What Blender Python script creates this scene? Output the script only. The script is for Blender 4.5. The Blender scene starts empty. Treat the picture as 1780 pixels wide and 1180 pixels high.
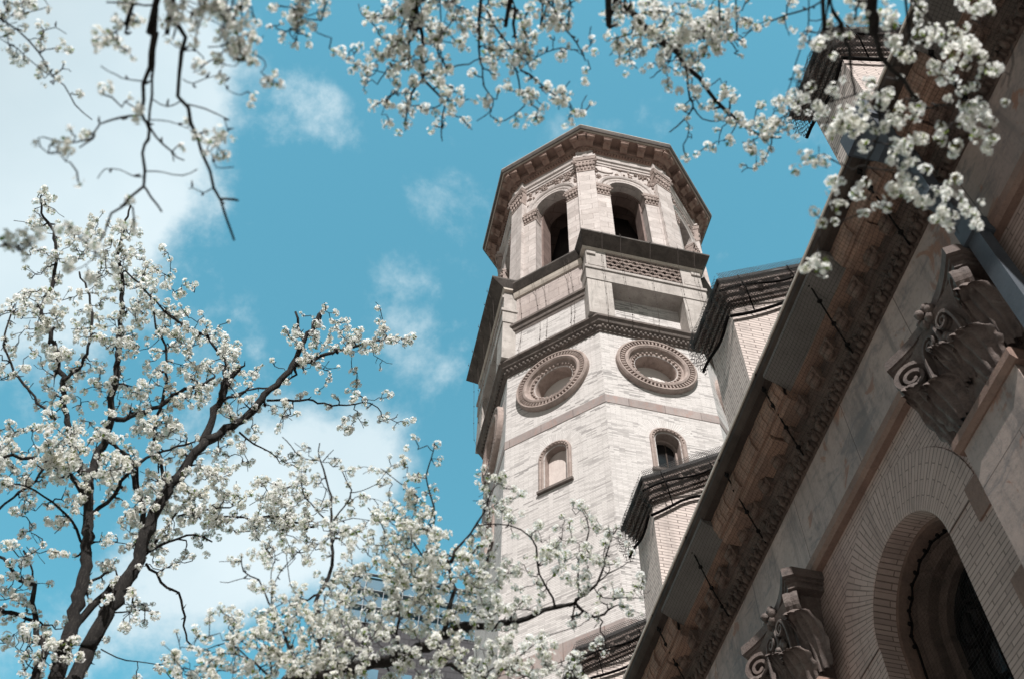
import bpy, math, random
import numpy as np
from mathutils import Vector, Matrix
from mathutils.geometry import tessellate_polygon

random.seed(7); RNG = np.random.default_rng(7)
S = bpy.context.scene
COL = S.collection
R = math.radians
pi = math.pi

# ------------------------------------------------------------------ camera, sky, sun, exposure
# the camera stands at the origin, 1.6 m above the pavement; +Y runs along the church front, +X into the church
W0, H0, FPX = 1780, 1180, 1925.6
PIT, YAW, ROLL = 0.98540627, 0.19784519, 0.03143455
CF = Vector((math.sin(YAW)*math.cos(PIT), math.cos(YAW)*math.cos(PIT), math.sin(PIT)))
_r = Vector((math.cos(YAW), -math.sin(YAW), 0)); _u = _r.cross(CF)
CR = _r*math.cos(ROLL) + _u*math.sin(ROLL); CU = _u*math.cos(ROLL) - _r*math.sin(ROLL)
def ray(u, v):
    return (CF + CR*((u-W0/2)/FPX) - CU*((v-H0/2)/FPX)).normalized()
def at(u, v, d):
    return ray(u, v)*d

cam = bpy.data.cameras.new("camera"); camo = bpy.data.objects.new("camera", cam); COL.objects.link(camo)
m = Matrix((CR, CU, -CF)).transposed().to_4x4(); camo.matrix_world = m
cam.sensor_width = 36; cam.lens = FPX/W0*36; cam.clip_start = 0.05; cam.clip_end = 3000
cam.dof.use_dof = True; cam.dof.focus_distance = 17; cam.dof.aperture_fstop = 3.2
S.camera = camo

SUN_EL = R(47); SUN_H = Vector((-0.19, -0.98, 0)).normalized()
sun_dir = Vector((SUN_H.x*math.cos(SUN_EL), SUN_H.y*math.cos(SUN_EL), math.sin(SUN_EL)))
sl = bpy.data.lights.new("sun", 'SUN'); sl.energy = 4.7; sl.angle = R(0.5); sl.color = (1, .97, .94)
so = bpy.data.objects.new("sun", sl); COL.objects.link(so)
so.rotation_euler = sun_dir.to_track_quat('Z', 'Y').to_euler(); so.location = (0, -20, 60)

S.view_settings.view_transform = 'Standard'; S.view_settings.look = 'None'
S.view_settings.exposure = 0.55; S.view_settings.gamma = 1; S.view_settings.use_curve_mapping = False

def build_world():
    w = bpy.data.worlds.new("World"); S.world = w; w.use_nodes = True
    nt = w.node_tree; nt.nodes.clear(); N = nt.nodes.new; L = nt.links.new
    out = N('ShaderNodeOutputWorld'); bg = N('ShaderNodeBackground'); bg.inputs[1].default_value = 0.14
    sky = N('ShaderNodeTexSky'); sky.sky_type = 'NISHITA'; sky.sun_disc = False
    sky.sun_elevation = SUN_EL; sky.sun_rotation = math.atan2(SUN_H.x, SUN_H.y)
    sky.air_density = 1.0; sky.dust_density = 0.6; sky.ozone_density = 1.0
    tint = N('ShaderNodeMix'); tint.data_type = 'RGBA'; tint.blend_type = 'MULTIPLY'; tint.inputs[0].default_value = 1
    tint.inputs[7].default_value = SKY_TINT
    L(sky.outputs[0], tint.inputs[6])
    tc = N('ShaderNodeTexCoord')
    n1 = N('ShaderNodeTexNoise'); n1.inputs['Scale'].default_value = 6.2; n1.inputs['Detail'].default_value = 9; n1.inputs['Roughness'].default_value = .63
    n1.inputs['Distortion'].default_value = .12
    mpn = N('ShaderNodeMapping'); mpn.inputs['Location'].default_value = (4.3, 1.7, 2.9); L(tc.outputs['Generated'], mpn.inputs['Vector']); L(mpn.outputs[0], n1.inputs['Vector'])
    acc = None
    for (u, v, rad, amp) in CLOUDS:
        c = ray(u, v)
        dt = N('ShaderNodeVectorMath'); dt.operation = 'DISTANCE'; dt.inputs[1].default_value = c
        L(tc.outputs['Generated'], dt.inputs[0])
        mr = N('ShaderNodeMapRange'); mr.interpolation_type = 'SMOOTHSTEP'
        mr.inputs[1].default_value = 0; mr.inputs[2].default_value = rad/FPX; mr.inputs[3].default_value = amp; mr.inputs[4].default_value = 0
        L(dt.outputs['Value'], mr.inputs[0])
        if acc is None: acc = mr.outputs[0]
        else:
            a = N('ShaderNodeMath'); a.operation = 'ADD'; L(acc, a.inputs[0]); L(mr.outputs[0], a.inputs[1]); acc = a.outputs[0]
    # cover = smoothstep( blobs + (noise-.5)*k )
    k = N('ShaderNodeMath'); k.operation = 'MULTIPLY_ADD'; k.inputs[1].default_value = 4.6; k.inputs[2].default_value = -2.35
    L(n1.outputs[0], k.inputs[0])
    s = N('ShaderNodeMath'); s.operation = 'ADD'; L(acc, s.inputs[0]); L(k.outputs[0], s.inputs[1])
    mr = N('ShaderNodeMapRange'); mr.interpolation_type = 'SMOOTHSTEP'
    mr.inputs[1].default_value = .05; mr.inputs[2].default_value = 1.25; mr.inputs[3].default_value = 0; mr.inputs[4].default_value = .97
    L(s.outputs[0], mr.inputs[0])
    # cloud tone: slightly grey-blue hollows
    n2 = N('ShaderNodeTexNoise'); n2.inputs['Scale'].default_value = 3.1; n2.inputs['Detail'].default_value = 5
    L(tc.outputs['Generated'], n2.inputs['Vector'])
    cr = N('ShaderNodeValToRGB'); cr.color_ramp.elements[0].position = .3; cr.color_ramp.elements[1].position = .65
    cr.color_ramp.elements[0].color = CLOUD_LO; cr.color_ramp.elements[1].color = CLOUD_HI
    L(n2.outputs[0], cr.inputs[0])
    mx = N('ShaderNodeMix'); mx.data_type = 'RGBA'; L(mr.outputs[0], mx.inputs[0]); L(tint.outputs[2], mx.inputs[6]); L(cr.outputs[0], mx.inputs[7])
    acc2 = None  # grey cloud banks added outside the view to neutralise the ambient light
    for (c, rad) in (((-1, -.25, .45), 1.05), ((-.1, -1, .45), 1.0), ((.9, -.5, .5), .8), ((-1, .6, .1), .55), ((-.5, -.6, 1.1), .6)):
        dt = N('ShaderNodeVectorMath'); dt.operation = 'DISTANCE'; dt.inputs[1].default_value = Vector(c).normalized(); L(tc.outputs['Generated'], dt.inputs[0])
        q = N('ShaderNodeMapRange'); q.interpolation_type = 'SMOOTHSTEP'; q.inputs[1].default_value = rad*.45; q.inputs[2].default_value = rad; q.inputs[3].default_value = 1; q.inputs[4].default_value = 0
        L(dt.outputs['Value'], q.inputs[0])
        if acc2 is None: acc2 = q.outputs[0]
        else:
            a = N('ShaderNodeMath'); a.operation = 'MAXIMUM'; L(acc2, a.inputs[0]); L(q.outputs[0], a.inputs[1]); acc2 = a.outputs[0]
    m3 = N('ShaderNodeMix'); m3.data_type = 'RGBA'; L(acc2, m3.inputs[0]); L(mx.outputs[2], m3.inputs[6]); m3.inputs[7].default_value = FILL_CLOUD
    L(m3.outputs[2], bg.inputs[0]); L(bg.outputs[0], out.inputs[0])
SKY_TINT = (.80, 1.62, 1.25, 1)
FILL_CLOUD = (.98, .90, .87, 1); CLOUD_LO = (3.0, 3.75, 4.1, 1); CLOUD_HI = (4.1, 4.7, 4.95, 1)
CLOUDS = [(20, 60, 420, 1.9), (250, 40, 270, 1.0), (60, 330, 340, 1.5), (210, 260, 250, 1.1), (330, 90, 170, .45), (150, 460, 200, .7), (390, 20, 130, .3),
          (470, 850, 230, 1.5), (600, 830, 180, 1.3), (360, 960, 230, 1.2), (560, 960, 200, .8), (660, 740, 90, .5), (180, 1040, 190, .4),
          (500, 215, 140, .55), (585, 205, 130, .55), (560, 160, 80, .25), (780, 290, 140, .3), (760, 600, 150, .28), (650, 540, 150, .3), (30, 640, 200, .5), (820, 200, 80, .2)]
build_world()

# ------------------------------------------------------------------ materials
def nodes(name):
    m = bpy.data.materials.new(name); m.use_nodes = True
    nt = m.node_tree; b = nt.nodes['Principled BSDF']; b.inputs['Roughness'].default_value = .85
    b.inputs['Specular IOR Level'].default_value = .25
    return m, nt, b
def rgba(c): return (c[0], c[1], c[2], 1)
def node(nt, t, ins=None, **kw):
    n = nt.nodes.new(t)
    for k, v in kw.items(): setattr(n, k, v)
    for k, v in (ins or {}).items():
        if isinstance(v, bpy.types.NodeSocket): nt.links.new(v, n.inputs[k])
        else: n.inputs[k].default_value = v
    return n
def mixc(nt, f, a, b, mode='MIX'):
    n = nt.nodes.new('ShaderNodeMix'); n.data_type = 'RGBA'; n.blend_type = mode
    for i, v in ((0, f), (6, a), (7, b)):
        if isinstance(v, bpy.types.NodeSocket): nt.links.new(v, n.inputs[i])
        else: n.inputs[i].default_value = v if i == 0 else rgba(v)
    return n.outputs[2]
def noise(nt, vec, scale, detail=5, rough=.6, dist=0):
    return node(nt, 'ShaderNodeTexNoise', {'Vector': vec, 'Scale': scale, 'Detail': detail, 'Roughness': rough, 'Distortion': dist}).outputs[0]
def ramp(nt, fac, lo, hi, a=0., b=1.):
    n = node(nt, 'ShaderNodeMapRange', {0: fac, 1: lo, 2: hi, 3: a, 4: b}); n.interpolation_type = 'SMOOTHSTEP'
    return n.outputs[0]
def bump(nt, b, h, strength=.4, dist=.02):
    n = node(nt, 'ShaderNodeBump', {'Height': h, 'Strength': strength, 'Distance': dist}); nt.links.new(n.outputs[0], b.inputs['Normal'])
def uvobj(nt):
    return node(nt, 'ShaderNodeUVMap').outputs[0], node(nt, 'ShaderNodeTexCoord').outputs['Object']

def mat_brick(name, c1, c2, mortar, bw, bh, ms, dark=(.2, .19, .18), dark_amt=.5, stain=(.3, .25, .21), offset=.5, bias=-.2, pick=-.72, streak=.5):
    m, nt, b = nodes(name); uv, ob = uvobj(nt)
    def br(seedshift, A, B, M, bi):
        mp = node(nt, 'ShaderNodeMapping', {'Vector': uv}); mp.inputs['Location'].default_value = seedshift
        n = node(nt, 'ShaderNodeTexBrick', {'Vector': mp.outputs[0], 'Color1': rgba(A), 'Color2': rgba(B), 'Mortar': rgba(M), 'Scale': 1., 'Mortar Size': ms,
              'Mortar Smooth': .2, 'Bias': bi, 'Brick Width': bw, 'Row Height': bh}); n.offset = offset; return n
    t = br((0, 0, 0), c1, c2, mortar, bias)
    d = br((0, 0, 0), (0, 0, 0), (1, 1, 1), (0, 0, 0), pick)        # a sparse pick of darker bricks
    mpp = node(nt, 'ShaderNodeMapping', {'Vector': ob}); mpp.inputs['Scale'].default_value = (.5, .5, 1.5)
    patch = ramp(nt, noise(nt, mpp.outputs[0], .8, 4), .42, .62, .12, 1)
    pk = node(nt, 'ShaderNodeMath', {0: ramp(nt, d.outputs[0], .08, .38), 1: patch}, operation='MULTIPLY').outputs[0]
    pk = node(nt, 'ShaderNodeMath', {0: pk, 1: dark_amt}, operation='MULTIPLY').outputs[0]
    c = mixc(nt, pk, t.outputs[0], dark)
    st = ramp(nt, noise(nt, ob, .9, 8, .7), .55, .8, 0, streak)
    c = mixc(nt, st, c, stain, 'MIX')
    # rain streaks: noise stretched along z
    mp = node(nt, 'ShaderNodeMapping', {'Vector': ob}); mp.inputs['Scale'].default_value = (3.2, 3.2, .22)
    c = mixc(nt, ramp(nt, noise(nt, mp.outputs[0], 1.0, 6, .65), .46, .74, 0, streak), c, tuple(x*.5 for x in stain))
    c = mixc(nt, ramp(nt, noise(nt, ob, 14, 4), .35, .7, 0, .22), c, tuple(min(1, x*1.15) for x in c2))
    nt.links.new(c, b.inputs['Base Color'])
    h = mixc(nt, .5, t.outputs['Fac'], noise(nt, ob, 40, 3))
    inv = node(nt, 'ShaderNodeMath', {0: 1., 1: t.outputs['Fac']}, operation='SUBTRACT').outputs[0]
    bump(nt, b, inv, .5, .008)
    return m

def mat_stone(name, a, bcol, dark, scale=1., vein=None, block=None, rough=.8, grime=.5, bmp=.5, rust=None):
    m, nt, b = nodes(name); uv, ob = uvobj(nt); b.inputs['Roughness'].default_value = rough
    c = mixc(nt, ramp(nt, noise(nt, ob, 1.3*scale, 7, .62, .6), .35, .65), a, bcol)
    if vein:
        mp = node(nt, 'ShaderNodeMapping', {'Vector': ob}); mp.inputs['Scale'].default_value = vein[1]; mp.inputs['Rotation'].default_value = vein[2]
        c = mixc(nt, ramp(nt, noise(nt, mp.outputs[0], 2.2*scale, 9, .7, 1.2), .5, .66, 0, .8), c, vein[0])
    if block:
        t = node(nt, 'ShaderNodeTexBrick', {'Vector': uv, 'Color1': (1, 1, 1, 1), 'Color2': (.80, .78, .77, 1), 'Mortar': (.34, .30, .28, 1), 'Scale': 1., 'Mortar Size': block[2],
                  'Mortar Smooth': .3, 'Brick Width': block[0], 'Row Height': block[1]})
        c = mixc(nt, 1., c, t.outputs[0], 'MULTIPLY')
    c = mixc(nt, ramp(nt, noise(nt, ob, 3.1*scale, 9, .75), .52, .74, 0, grime), c, dark)
    if rust:
        c = mixc(nt, ramp(nt, noise(nt, ob, 1.9, 7, .6, .8), .59, .63, 0, .75), c, rust)
        mp = node(nt, 'ShaderNodeMapping', {'Vector': ob}); mp.inputs['Scale'].default_value = (2.6, 2.6, .35); mp.inputs['Location'].default_value = (3, 1, 7)
        c = mixc(nt, ramp(nt, noise(nt, mp.outputs[0], 1.6, 8, .68, .5), .47, .68, 0, .65), c, tuple(x*.9 for x in dark))
    c = mixc(nt, ramp(nt, noise(nt, ob, 26*scale, 4, .7), .45, .75, 0, .35), c, tuple(x*.7 for x in dark))
    nt.links.new(c, b.inputs['Base Color'])
    bump(nt, b, noise(nt, ob, 22*scale, 7, .7), bmp, .02)
    return m
def mat_plain(name, c, rough=.6, spec=.3, var=.3, scale=6, metal=0):
    m, nt, b = nodes(name); uv, ob = uvobj(nt)
    cc = mixc(nt, ramp(nt, noise(nt, ob, scale, 6, .65), .35, .7), c, tuple(x*(1-var) for x in c))
    nt.links.new(cc, b.inputs['Base Color']); b.inputs['Roughness'].default_value = rough; b.inputs['Specular IOR Level'].default_value = spec
    b.inputs['Metallic'].default_value = metal
    bump(nt, b, noise(nt, ob, scale*5, 4), .25, .01)
    return m
def mat_net(name, cell, wire, col=(.02, .018, .016), diamond=True):
    m, nt, b = nodes(name); uv, ob = uvobj(nt)
    mp = node(nt, 'ShaderNodeMapping', {'Vector': uv}); mp.inputs['Rotation'].default_value = (0, 0, R(45 if diamond else 0)); mp.inputs['Scale'].default_value = (1/cell,)*3
    wob = node(nt, 'ShaderNodeTexNoise', {'Vector': uv, 'Scale': 5., 'Detail': 2.})
    ad = node(nt, 'ShaderNodeVectorMath', {0: wob.outputs['Color'], 1: (.9, .9, .9)}, operation='MULTIPLY')
    sm = node(nt, 'ShaderNodeVectorMath', {0: mp.outputs[0], 1: ad.outputs[0]}, operation='ADD')
    sp = node(nt, 'ShaderNodeSeparateXYZ', {0: sm.outputs[0]})
    fs = []
    for i in (0, 1):
        f = node(nt, 'ShaderNodeMath', {0: sp.outputs[i]}, operation='FRACT'); g = node(nt, 'ShaderNodeMath', {0: f.outputs[0], 1: wire/cell}, operation='LESS_THAN'); fs.append(g.outputs[0])
    a = node(nt, 'ShaderNodeMath', {0: fs[0], 1: fs[1]}, operation='MAXIMUM').outputs[0]
    b.inputs['Base Color'].default_value = rgba(col); nt.links.new(a, b.inputs['Alpha'])
    return m
def mat_petal(name, c):
    m, nt, b = nodes(name); out = nt.nodes['Material Output']
    tc = node(nt, 'ShaderNodeTexCoord').outputs['Object']
    cc = mixc(nt, ramp(nt, noise(nt, tc, 9, 3), .4, .7), c, (c[0]*.9, c[1]*.88, c[2]*.82))
    d = node(nt, 'ShaderNodeBsdfDiffuse', {'Color': cc}); t = node(nt, 'ShaderNodeBsdfTranslucent', {'Color': cc})
    mx = node(nt, 'ShaderNodeMixShader', {0: .55, 1: d.outputs[0], 2: t.outputs[0]}); nt.links.new(mx.outputs[0], out.inputs[0])
    return m

M = {}
M['tower_brick'] = mat_brick('pale roman brick', (.60, .568, .548), (.50, .468, .45), (.34, .315, .302), .32, .056, .0065, dark=(.18, .17, .165), dark_amt=.85, pick=-.45, streak=.28, stain=(.50, .46, .435))
M['voussoir'] = mat_brick('radial pale brick', (.60, .568, .548), (.50, .468, .45), (.36, .335, .32), .42, .055, .006, dark_amt=.2, stain=(.5, .45, .42))
M['facade_brick'] = mat_brick('church wall brick', (.42, .325, .29), (.32, .245, .22), (.15, .115, .10), .31, .047, .0055, dark=(.23, .175, .155), dark_amt=.5, stain=(.27, .21, .19))
M['facade_voussoir'] = mat_brick('church arch brick', (.42, .325, .29), (.35, .27, .24), (.17, .13, .115), .265, .043, .005, dark_amt=.3, stain=(.29, .225, .2))
M['pier_brick'] = mat_brick('pier brick', (.62, .535, .49), (.50, .425, .39), (.20, .165, .15), .32, .062, .008, dark=(.34, .29, .27), dark_amt=.5, stain=(.46, .40, .37))
M['marble'] = mat_stone('pink grey marble', (.43, .335, .295), (.34, .27, .24), (.15, .125, .117), .8, vein=((.19, .165, .16), (.6, 1.2, 2.6), (R(35), 0, 0)), rough=.55, block=(1.27, 3., .006), grime=.75, bmp=.2, rust=(.26, .125, .075))
M['belfry_stone'] = mat_stone('belfry ashlar', (.61, .55, .52), (.48, .43, .405), (.25, .215, .205), 1.2, vein=((.42, .375, .36), (1, 1, 4), (0, 0, 0)), block=(.85, .42, .008), grime=.6, bmp=.3)
M['bay_stone'] = mat_stone('grey limestone', (.46, .42, .39), (.35, .315, .29), (.15, .138, .126), 1.1, vein=((.28, .255, .235), (3, 3, .4), (0, 0, 0)), grime=.7, bmp=.3)
M['panel_stone'] = mat_stone('parapet stone', (.50, .43, .40), (.40, .34, .32), (.20, .175, .165), 1.2, vein=((.34, .3, .285), (1, 1, 4), (0, 0, 0)), block=(.8, .5, .008), grime=.7, bmp=.3)
M['trim'] = mat_stone('weathered carved stone', (.40, .322, .288), (.29, .228, .202), (.10, .083, .075), 2.2, grime=.8, bmp=.9)
M['dark_trim'] = mat_stone('sooty moulding', (.17, .14, .125), (.115, .095, .085), (.05, .043, .04), 2.6, grime=.8, bmp=1.0)
M['band'] = mat_stone('reddish marble band', (.37, .315, .295), (.29, .25, .238), (.19, .168, .162), 1., vein=((.36, .25, .22), (2, 2, .8), (0, 0, 0)), block=(1.1, 3., .008), grime=.4, bmp=.2)
M['terracotta'] = mat_stone('brown terracotta', (.26, .172, .138), (.20, .132, .108), (.10, .075, .065), 1.6, grime=.6, bmp=.5)
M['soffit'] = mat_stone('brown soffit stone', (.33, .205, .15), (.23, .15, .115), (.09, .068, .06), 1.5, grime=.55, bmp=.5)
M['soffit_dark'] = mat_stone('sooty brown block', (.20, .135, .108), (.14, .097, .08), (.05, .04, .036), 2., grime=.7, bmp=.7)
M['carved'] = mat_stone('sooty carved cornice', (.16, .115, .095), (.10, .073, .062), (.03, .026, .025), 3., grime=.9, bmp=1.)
M['capital'] = mat_stone('carved capital stone', (.15, .115, .102), (.095, .077, .071), (.022, .021, .022), 2.2, vein=((.19, .16, .145), (1, 1, 1), (0, 0, 0)), grime=.75, bmp=.6)
M['lid'] = mat_stone('weathered dark coping', (.105, .088, .078), (.062, .052, .046), (.026, .023, .021), 1.6, vein=((.045, .039, .035), (3, 3, .5), (0, 0, 0)), grime=.85, bmp=.4)
M['light_mould'] = mat_stone('cream moulding', (.52, .46, .40), (.44, .385, .335), (.24, .21, .185), 2, grime=.6, bmp=.3)
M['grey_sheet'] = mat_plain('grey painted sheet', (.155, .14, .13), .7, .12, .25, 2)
M['gutter'] = mat_plain('dull gutter metal', (.070, .053, .045), .75, .08, .4, 3)
M['pipe'] = mat_plain('blue grey painted metal', (.075, .088, .105), .6, .2, .22, 4)
M['board'] = mat_stone('weathered pale board', (.60, .53, .49), (.50, .43, .40), (.36, .30, .28), 1.4, vein=((.42, .36, .33), (6, 6, .35), (0, 0, 0)), grime=.4, bmp=.2)
M['plaster'] = mat_stone('pale oculus panel', (.62, .575, .545), (.56, .52, .49), (.42, .38, .36), 1.4, grime=.3, bmp=.1)
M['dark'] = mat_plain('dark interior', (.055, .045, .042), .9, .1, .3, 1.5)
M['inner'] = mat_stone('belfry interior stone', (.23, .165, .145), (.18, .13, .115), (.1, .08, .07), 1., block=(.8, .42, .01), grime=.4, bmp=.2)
M['glass'] = mat_plain('dark leaded glass', (.012, .012, .013), .12, .5, .3, 4)
M['lead'] = mat_plain('dark tracery', (.010, .009, .009), .9, .02, .3, 8)
M['wire'] = mat_plain('rusty wire', (.055, .04, .033), .7, .2, .2, 10)
M['net'] = mat_net('dark netting', .036, .0024, diamond=False)
M['net_dense'] = mat_net('dark draped netting', .042, .0066, (.034, .031, .029))
M['roof'] = mat_plain('roof slate', (.09, .085, .085), .7, .3, .4, 2)
M['bark'] = mat_stone('pear bark', (.028, .024, .022), (.016, .014, .0135), (.008, .0075, .0075), 7., vein=((.10, .088, .078), (6, 6, 1), (0, 0, 0)), grime=.6, bmp=1.)
M['twig'] = mat_plain('pear twig', (.022, .017, .016), .8, .2, .35, 18)
M['petal'] = mat_petal('white petal', (.93, .93, .915))
M['stamen'] = mat_plain('green flower heart', (.34, .38, .17), .8, .2, .3, 20)
M['leaf'] = mat_petal('young leaf', (.16, .22, .055))

# ------------------------------------------------------------------ mesh helpers
CX, CY, RS = 8.172, 22.307, 4.5
AP = RS*math.cos(pi/8)
class Frame:
    def __init__(s, C, ang, D=0.):
        s.n = Vector((math.cos(R(ang)), math.sin(R(ang)), 0)); s.t = Vector((-s.n.y, s.n.x, 0)); s.C = Vector((C[0], C[1], 0)); s.D = D
    def __call__(s, u, w, z):
        p = s.C + s.n*(s.D+w) + s.t*u; return (p.x, p.y, z)
class MB:
    def __init__(s): s.v = []; s.f = []; s.uv = {}; s.sm = []; s.mi = []; s.cm = 0
    def add(s, vs, fs, smooth=False, uvs=None):
        o = len(s.v); s.v += [tuple(x) for x in vs]
        for k, f in enumerate(fs):
            if uvs is not None: s.uv[len(s.f)] = [uvs[i] for i in f]
            s.f.append(tuple(i+o for i in f)); s.sm.append(smooth); s.mi.append(s.cm)
    def quad(s, a, b, c, d): s.add([a, b, c, d], [(0, 1, 2, 3)])
    def box(s, F, u0, u1, w0, w1, z0, z1):
        P = [F(u, w, z) for z in (z0, z1) for (u, w) in ((u0, w0), (u1, w0), (u1, w1), (u0, w1))]
        s.add(P, [(0, 3, 2, 1), (4, 5, 6, 7), (0, 1, 5, 4), (1, 2, 6, 5), (2, 3, 7, 6), (3, 0, 4, 7)])
    def taper(s, F, a, b, z0, z1):
        P = [F(u, w, z) for (q, z) in ((a, z0), (b, z1)) for (u, w) in ((q[0], q[2]), (q[1], q[2]), (q[1], q[3]), (q[0], q[3]))]
        s.add(P, [(0, 3, 2, 1), (4, 5, 6, 7), (0, 1, 5, 4), (1, 2, 6, 5), (2, 3, 7, 6), (3, 0, 4, 7)])
    def wall(s, F, outer, holes, w, wback=None):
        """front face with holes at offset w; the reveals of the holes run back to wback"""
        loops = [[Vector((a, b, 0)) for a, b in outer]] + [[Vector((a, b, 0)) for a, b in h] for h in holes]
        flat = [p for l in loops for p in l]; tr = tessellate_polygon(loops)
        vs = [F(p.x, w, p.y) for p in flat]
        fs = []
        for t in tr:
            a, b, c = (flat[i] for i in t)
            fs.append(t if (b-a).cross(c-a).z > 0 else (t[0], t[2], t[1]))
        s.add(vs, fs)
        if wback is not None:
            for h in holes:
                n = len(h); s.add([F(a, w, b) for a, b in h]+[F(a, wback, b) for a, b in h], [(i, (i+1) % n, (i+1) % n+n, i+n) for i in range(n)])
    def plate(s, F, pts, w0, w1):
        n = len(pts); vs = [F(a, w0, b) for a, b in pts]+[F(a, w1, b) for a, b in pts]
        s.add(vs, [tuple(range(n, 2*n)), tuple(range(n-1, -1, -1))]+[(i, (i+1) % n, (i+1) % n+n, i+n) for i in range(n)])
    def plan(s, F, pts, z0, z1):
        n = len(pts); vs = [F(a, b, z0) for a, b in pts]+[F(a, b, z1) for a, b in pts]
        s.add(vs, [tuple(range(n-1, -1, -1)), tuple(range(n, 2*n))]+[(i, (i+1) % n, (i+1) % n+n, i+n) for i in range(n)])
    def octo(s, prof, C=(CX, CY), n=8):
        vs = []; fs = []; m = len(prof)
        for k in range(n):
            a = R(22.5+45*k)
            for ap, z in prof: r = ap/math.cos(pi/8); vs.append((C[0]+r*math.cos(a), C[1]+r*math.sin(a), z))
        for k in range(n):
            j = (k+1) % n
            for i in range(m-1): fs.append((k*m+i, j*m+i, j*m+i+1, k*m+i+1))
        s.add(vs, fs)
    def extr(s, F, prof, u0, u1, caps=True):
        """profile (w, z) run along u"""
        m = len(prof); vs = [F(u0, w, z) for w, z in prof]+[F(u1, w, z) for w, z in prof]
        fs = [(i, i+m, i+1+m, i+1) for i in range(m-1)]
        if caps: fs += [tuple(range(m)), tuple(range(2*m-1, m-1, -1))]
        s.add(vs, fs)
    def arc(s, F, uc, zc, prof, a0, a1, n=24, smooth=False, radial=False):
        vs = []; uvs = []; m = len(prof)
        for k in range(n+1):
            a = a0+(a1-a0)*k/n
            for r, w in prof: vs.append(F(uc+r*math.cos(a), w, zc+r*math.sin(a))); uvs.append((r, a*prof[0][0]*1.25+.04))
        fs = [(k*m+i, k*m+i+1, (k+1)*m+i+1, (k+1)*m+i) for k in range(n) for i in range(m-1)]
        s.add(vs, fs, smooth, uvs if radial else None)
    def blob(s, c, rx, ry=None, rz=None, F=None, seg=6):
        ry = ry or rx; rz = rz or rx; vs = []; rows = 4
        for i in range(1, rows):
            th = pi*i/rows
            for k in range(seg):
                ph = 2*pi*k/seg; d = (rx*math.sin(th)*math.cos(ph), ry*math.sin(th)*math.sin(ph), rz*math.cos(th))
                vs.append((c[0]+d[0], c[1]+d[1], c[2]+d[2]))
        vs += [(c[0], c[1], c[2]+rz), (c[0], c[1], c[2]-rz)]
        if F: vs = [F(*p) for p in vs]
        fs = [(i*seg+k, i*seg+(k+1) % seg, (i+1)*seg+(k+1) % seg, (i+1)*seg+k) for i in range(rows-2) for k in range(seg)]
        T = (rows-1)*seg
        fs += [(T, (k+1) % seg, k) for k in range(seg)]+[(T+1, (rows-2)*seg+k, (rows-2)*seg+(k+1) % seg) for k in range(seg)]
        s.add(vs, fs, True)
    def tube(s, pts, rad, sides=6, cap=True):
        pts = [Vector(p) for p in pts]; n = len(pts); vs = []
        ref = Vector((.31, .17, .93)).normalized()
        for i, p in enumerate(pts):
            t = (pts[min(i+1, n-1)]-pts[max(i-1, 0)])
            t = t.normalized() if t.length > 1e-9 else Vector((0, 0, 1))
            a = t.cross(ref); a = a.normalized() if a.length > 1e-4 else t.orthogonal().normalized(); b = t.cross(a)
            r = rad[i] if isinstance(rad, (list, tuple)) else rad
            for k in range(sides): vs.append(p+(a*math.cos(2*pi*k/sides)+b*math.sin(2*pi*k/sides))*r)
        fs = [(i*sides+k, i*sides+(k+1) % sides, (i+1)*sides+(k+1) % sides, (i+1)*sides+k) for i in range(n-1) for k in range(sides)]
        if cap: fs += [tuple(range(sides-1, -1, -1)), tuple(range((n-1)*sides, n*sides))]
        s.add(vs, fs, True)
    def build(s, name, mat, parent=None, **props):
        me = bpy.data.meshes.new(name)
        o = Vector(props.pop('origin', (0, 0, 0)))
        V = np.array(s.v, float)-np.array(o)
        me.from_pydata(V.tolist(), [], s.f)
        for mm in (mat if isinstance(mat, (list, tuple)) else [mat]): me.materials.append(M[mm])
        me.polygons.foreach_set('use_smooth', s.sm); me.polygons.foreach_set('material_index', s.mi)
        uvl = me.uv_layers.new(name='UVMap'); dat = np.zeros((len(me.loops), 2))
        for pl in me.polygons:
            ex = s.uv.get(pl.index)
            if ex:
                for k, li in enumerate(pl.loop_indices): dat[li] = ex[k]
                continue
            n = pl.normal
            for li in pl.loop_indices:
                c = s.v[me.loops[li].vertex_index]
                if abs(n.z) < .75:
                    l = math.hypot(n.x, n.y); dat[li] = (c[0]*(-n.y/l)+c[1]*(n.x/l), c[2])
                else: dat[li] = (c[0], c[1])
        uvl.data.foreach_set('uv', dat.ravel())
        ob = bpy.data.objects.new(name, me); COL.objects.link(ob); ob.location = o
        if parent: ob.parent = parent
        for k, v in props.items(): ob[k] = v
        return ob
def empty(name, loc=(0, 0, 0), **props):
    o = bpy.data.objects.new(name, None); COL.objects.link(o); o.location = (0, 0, 0); o.empty_display_size = .3
    for k, v in props.items(): o[k] = v
    return o
def arch(hw, z0, zs, n=14):
    """outline of a round-headed opening, counter-clockwise, springing at zs"""
    return [(-hw, z0), (hw, z0)]+[(hw*math.cos(pi*k/n), zs+hw*math.sin(pi*k/n)) for k in range(n+1)]
def shift(pts, du): return [(a+du, b) for a, b in pts]
def circle(r, zc, n=36): return [(r*math.cos(2*pi*k/n), zc+r*math.sin(2*pi*k/n)) for k in range(n)]

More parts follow.
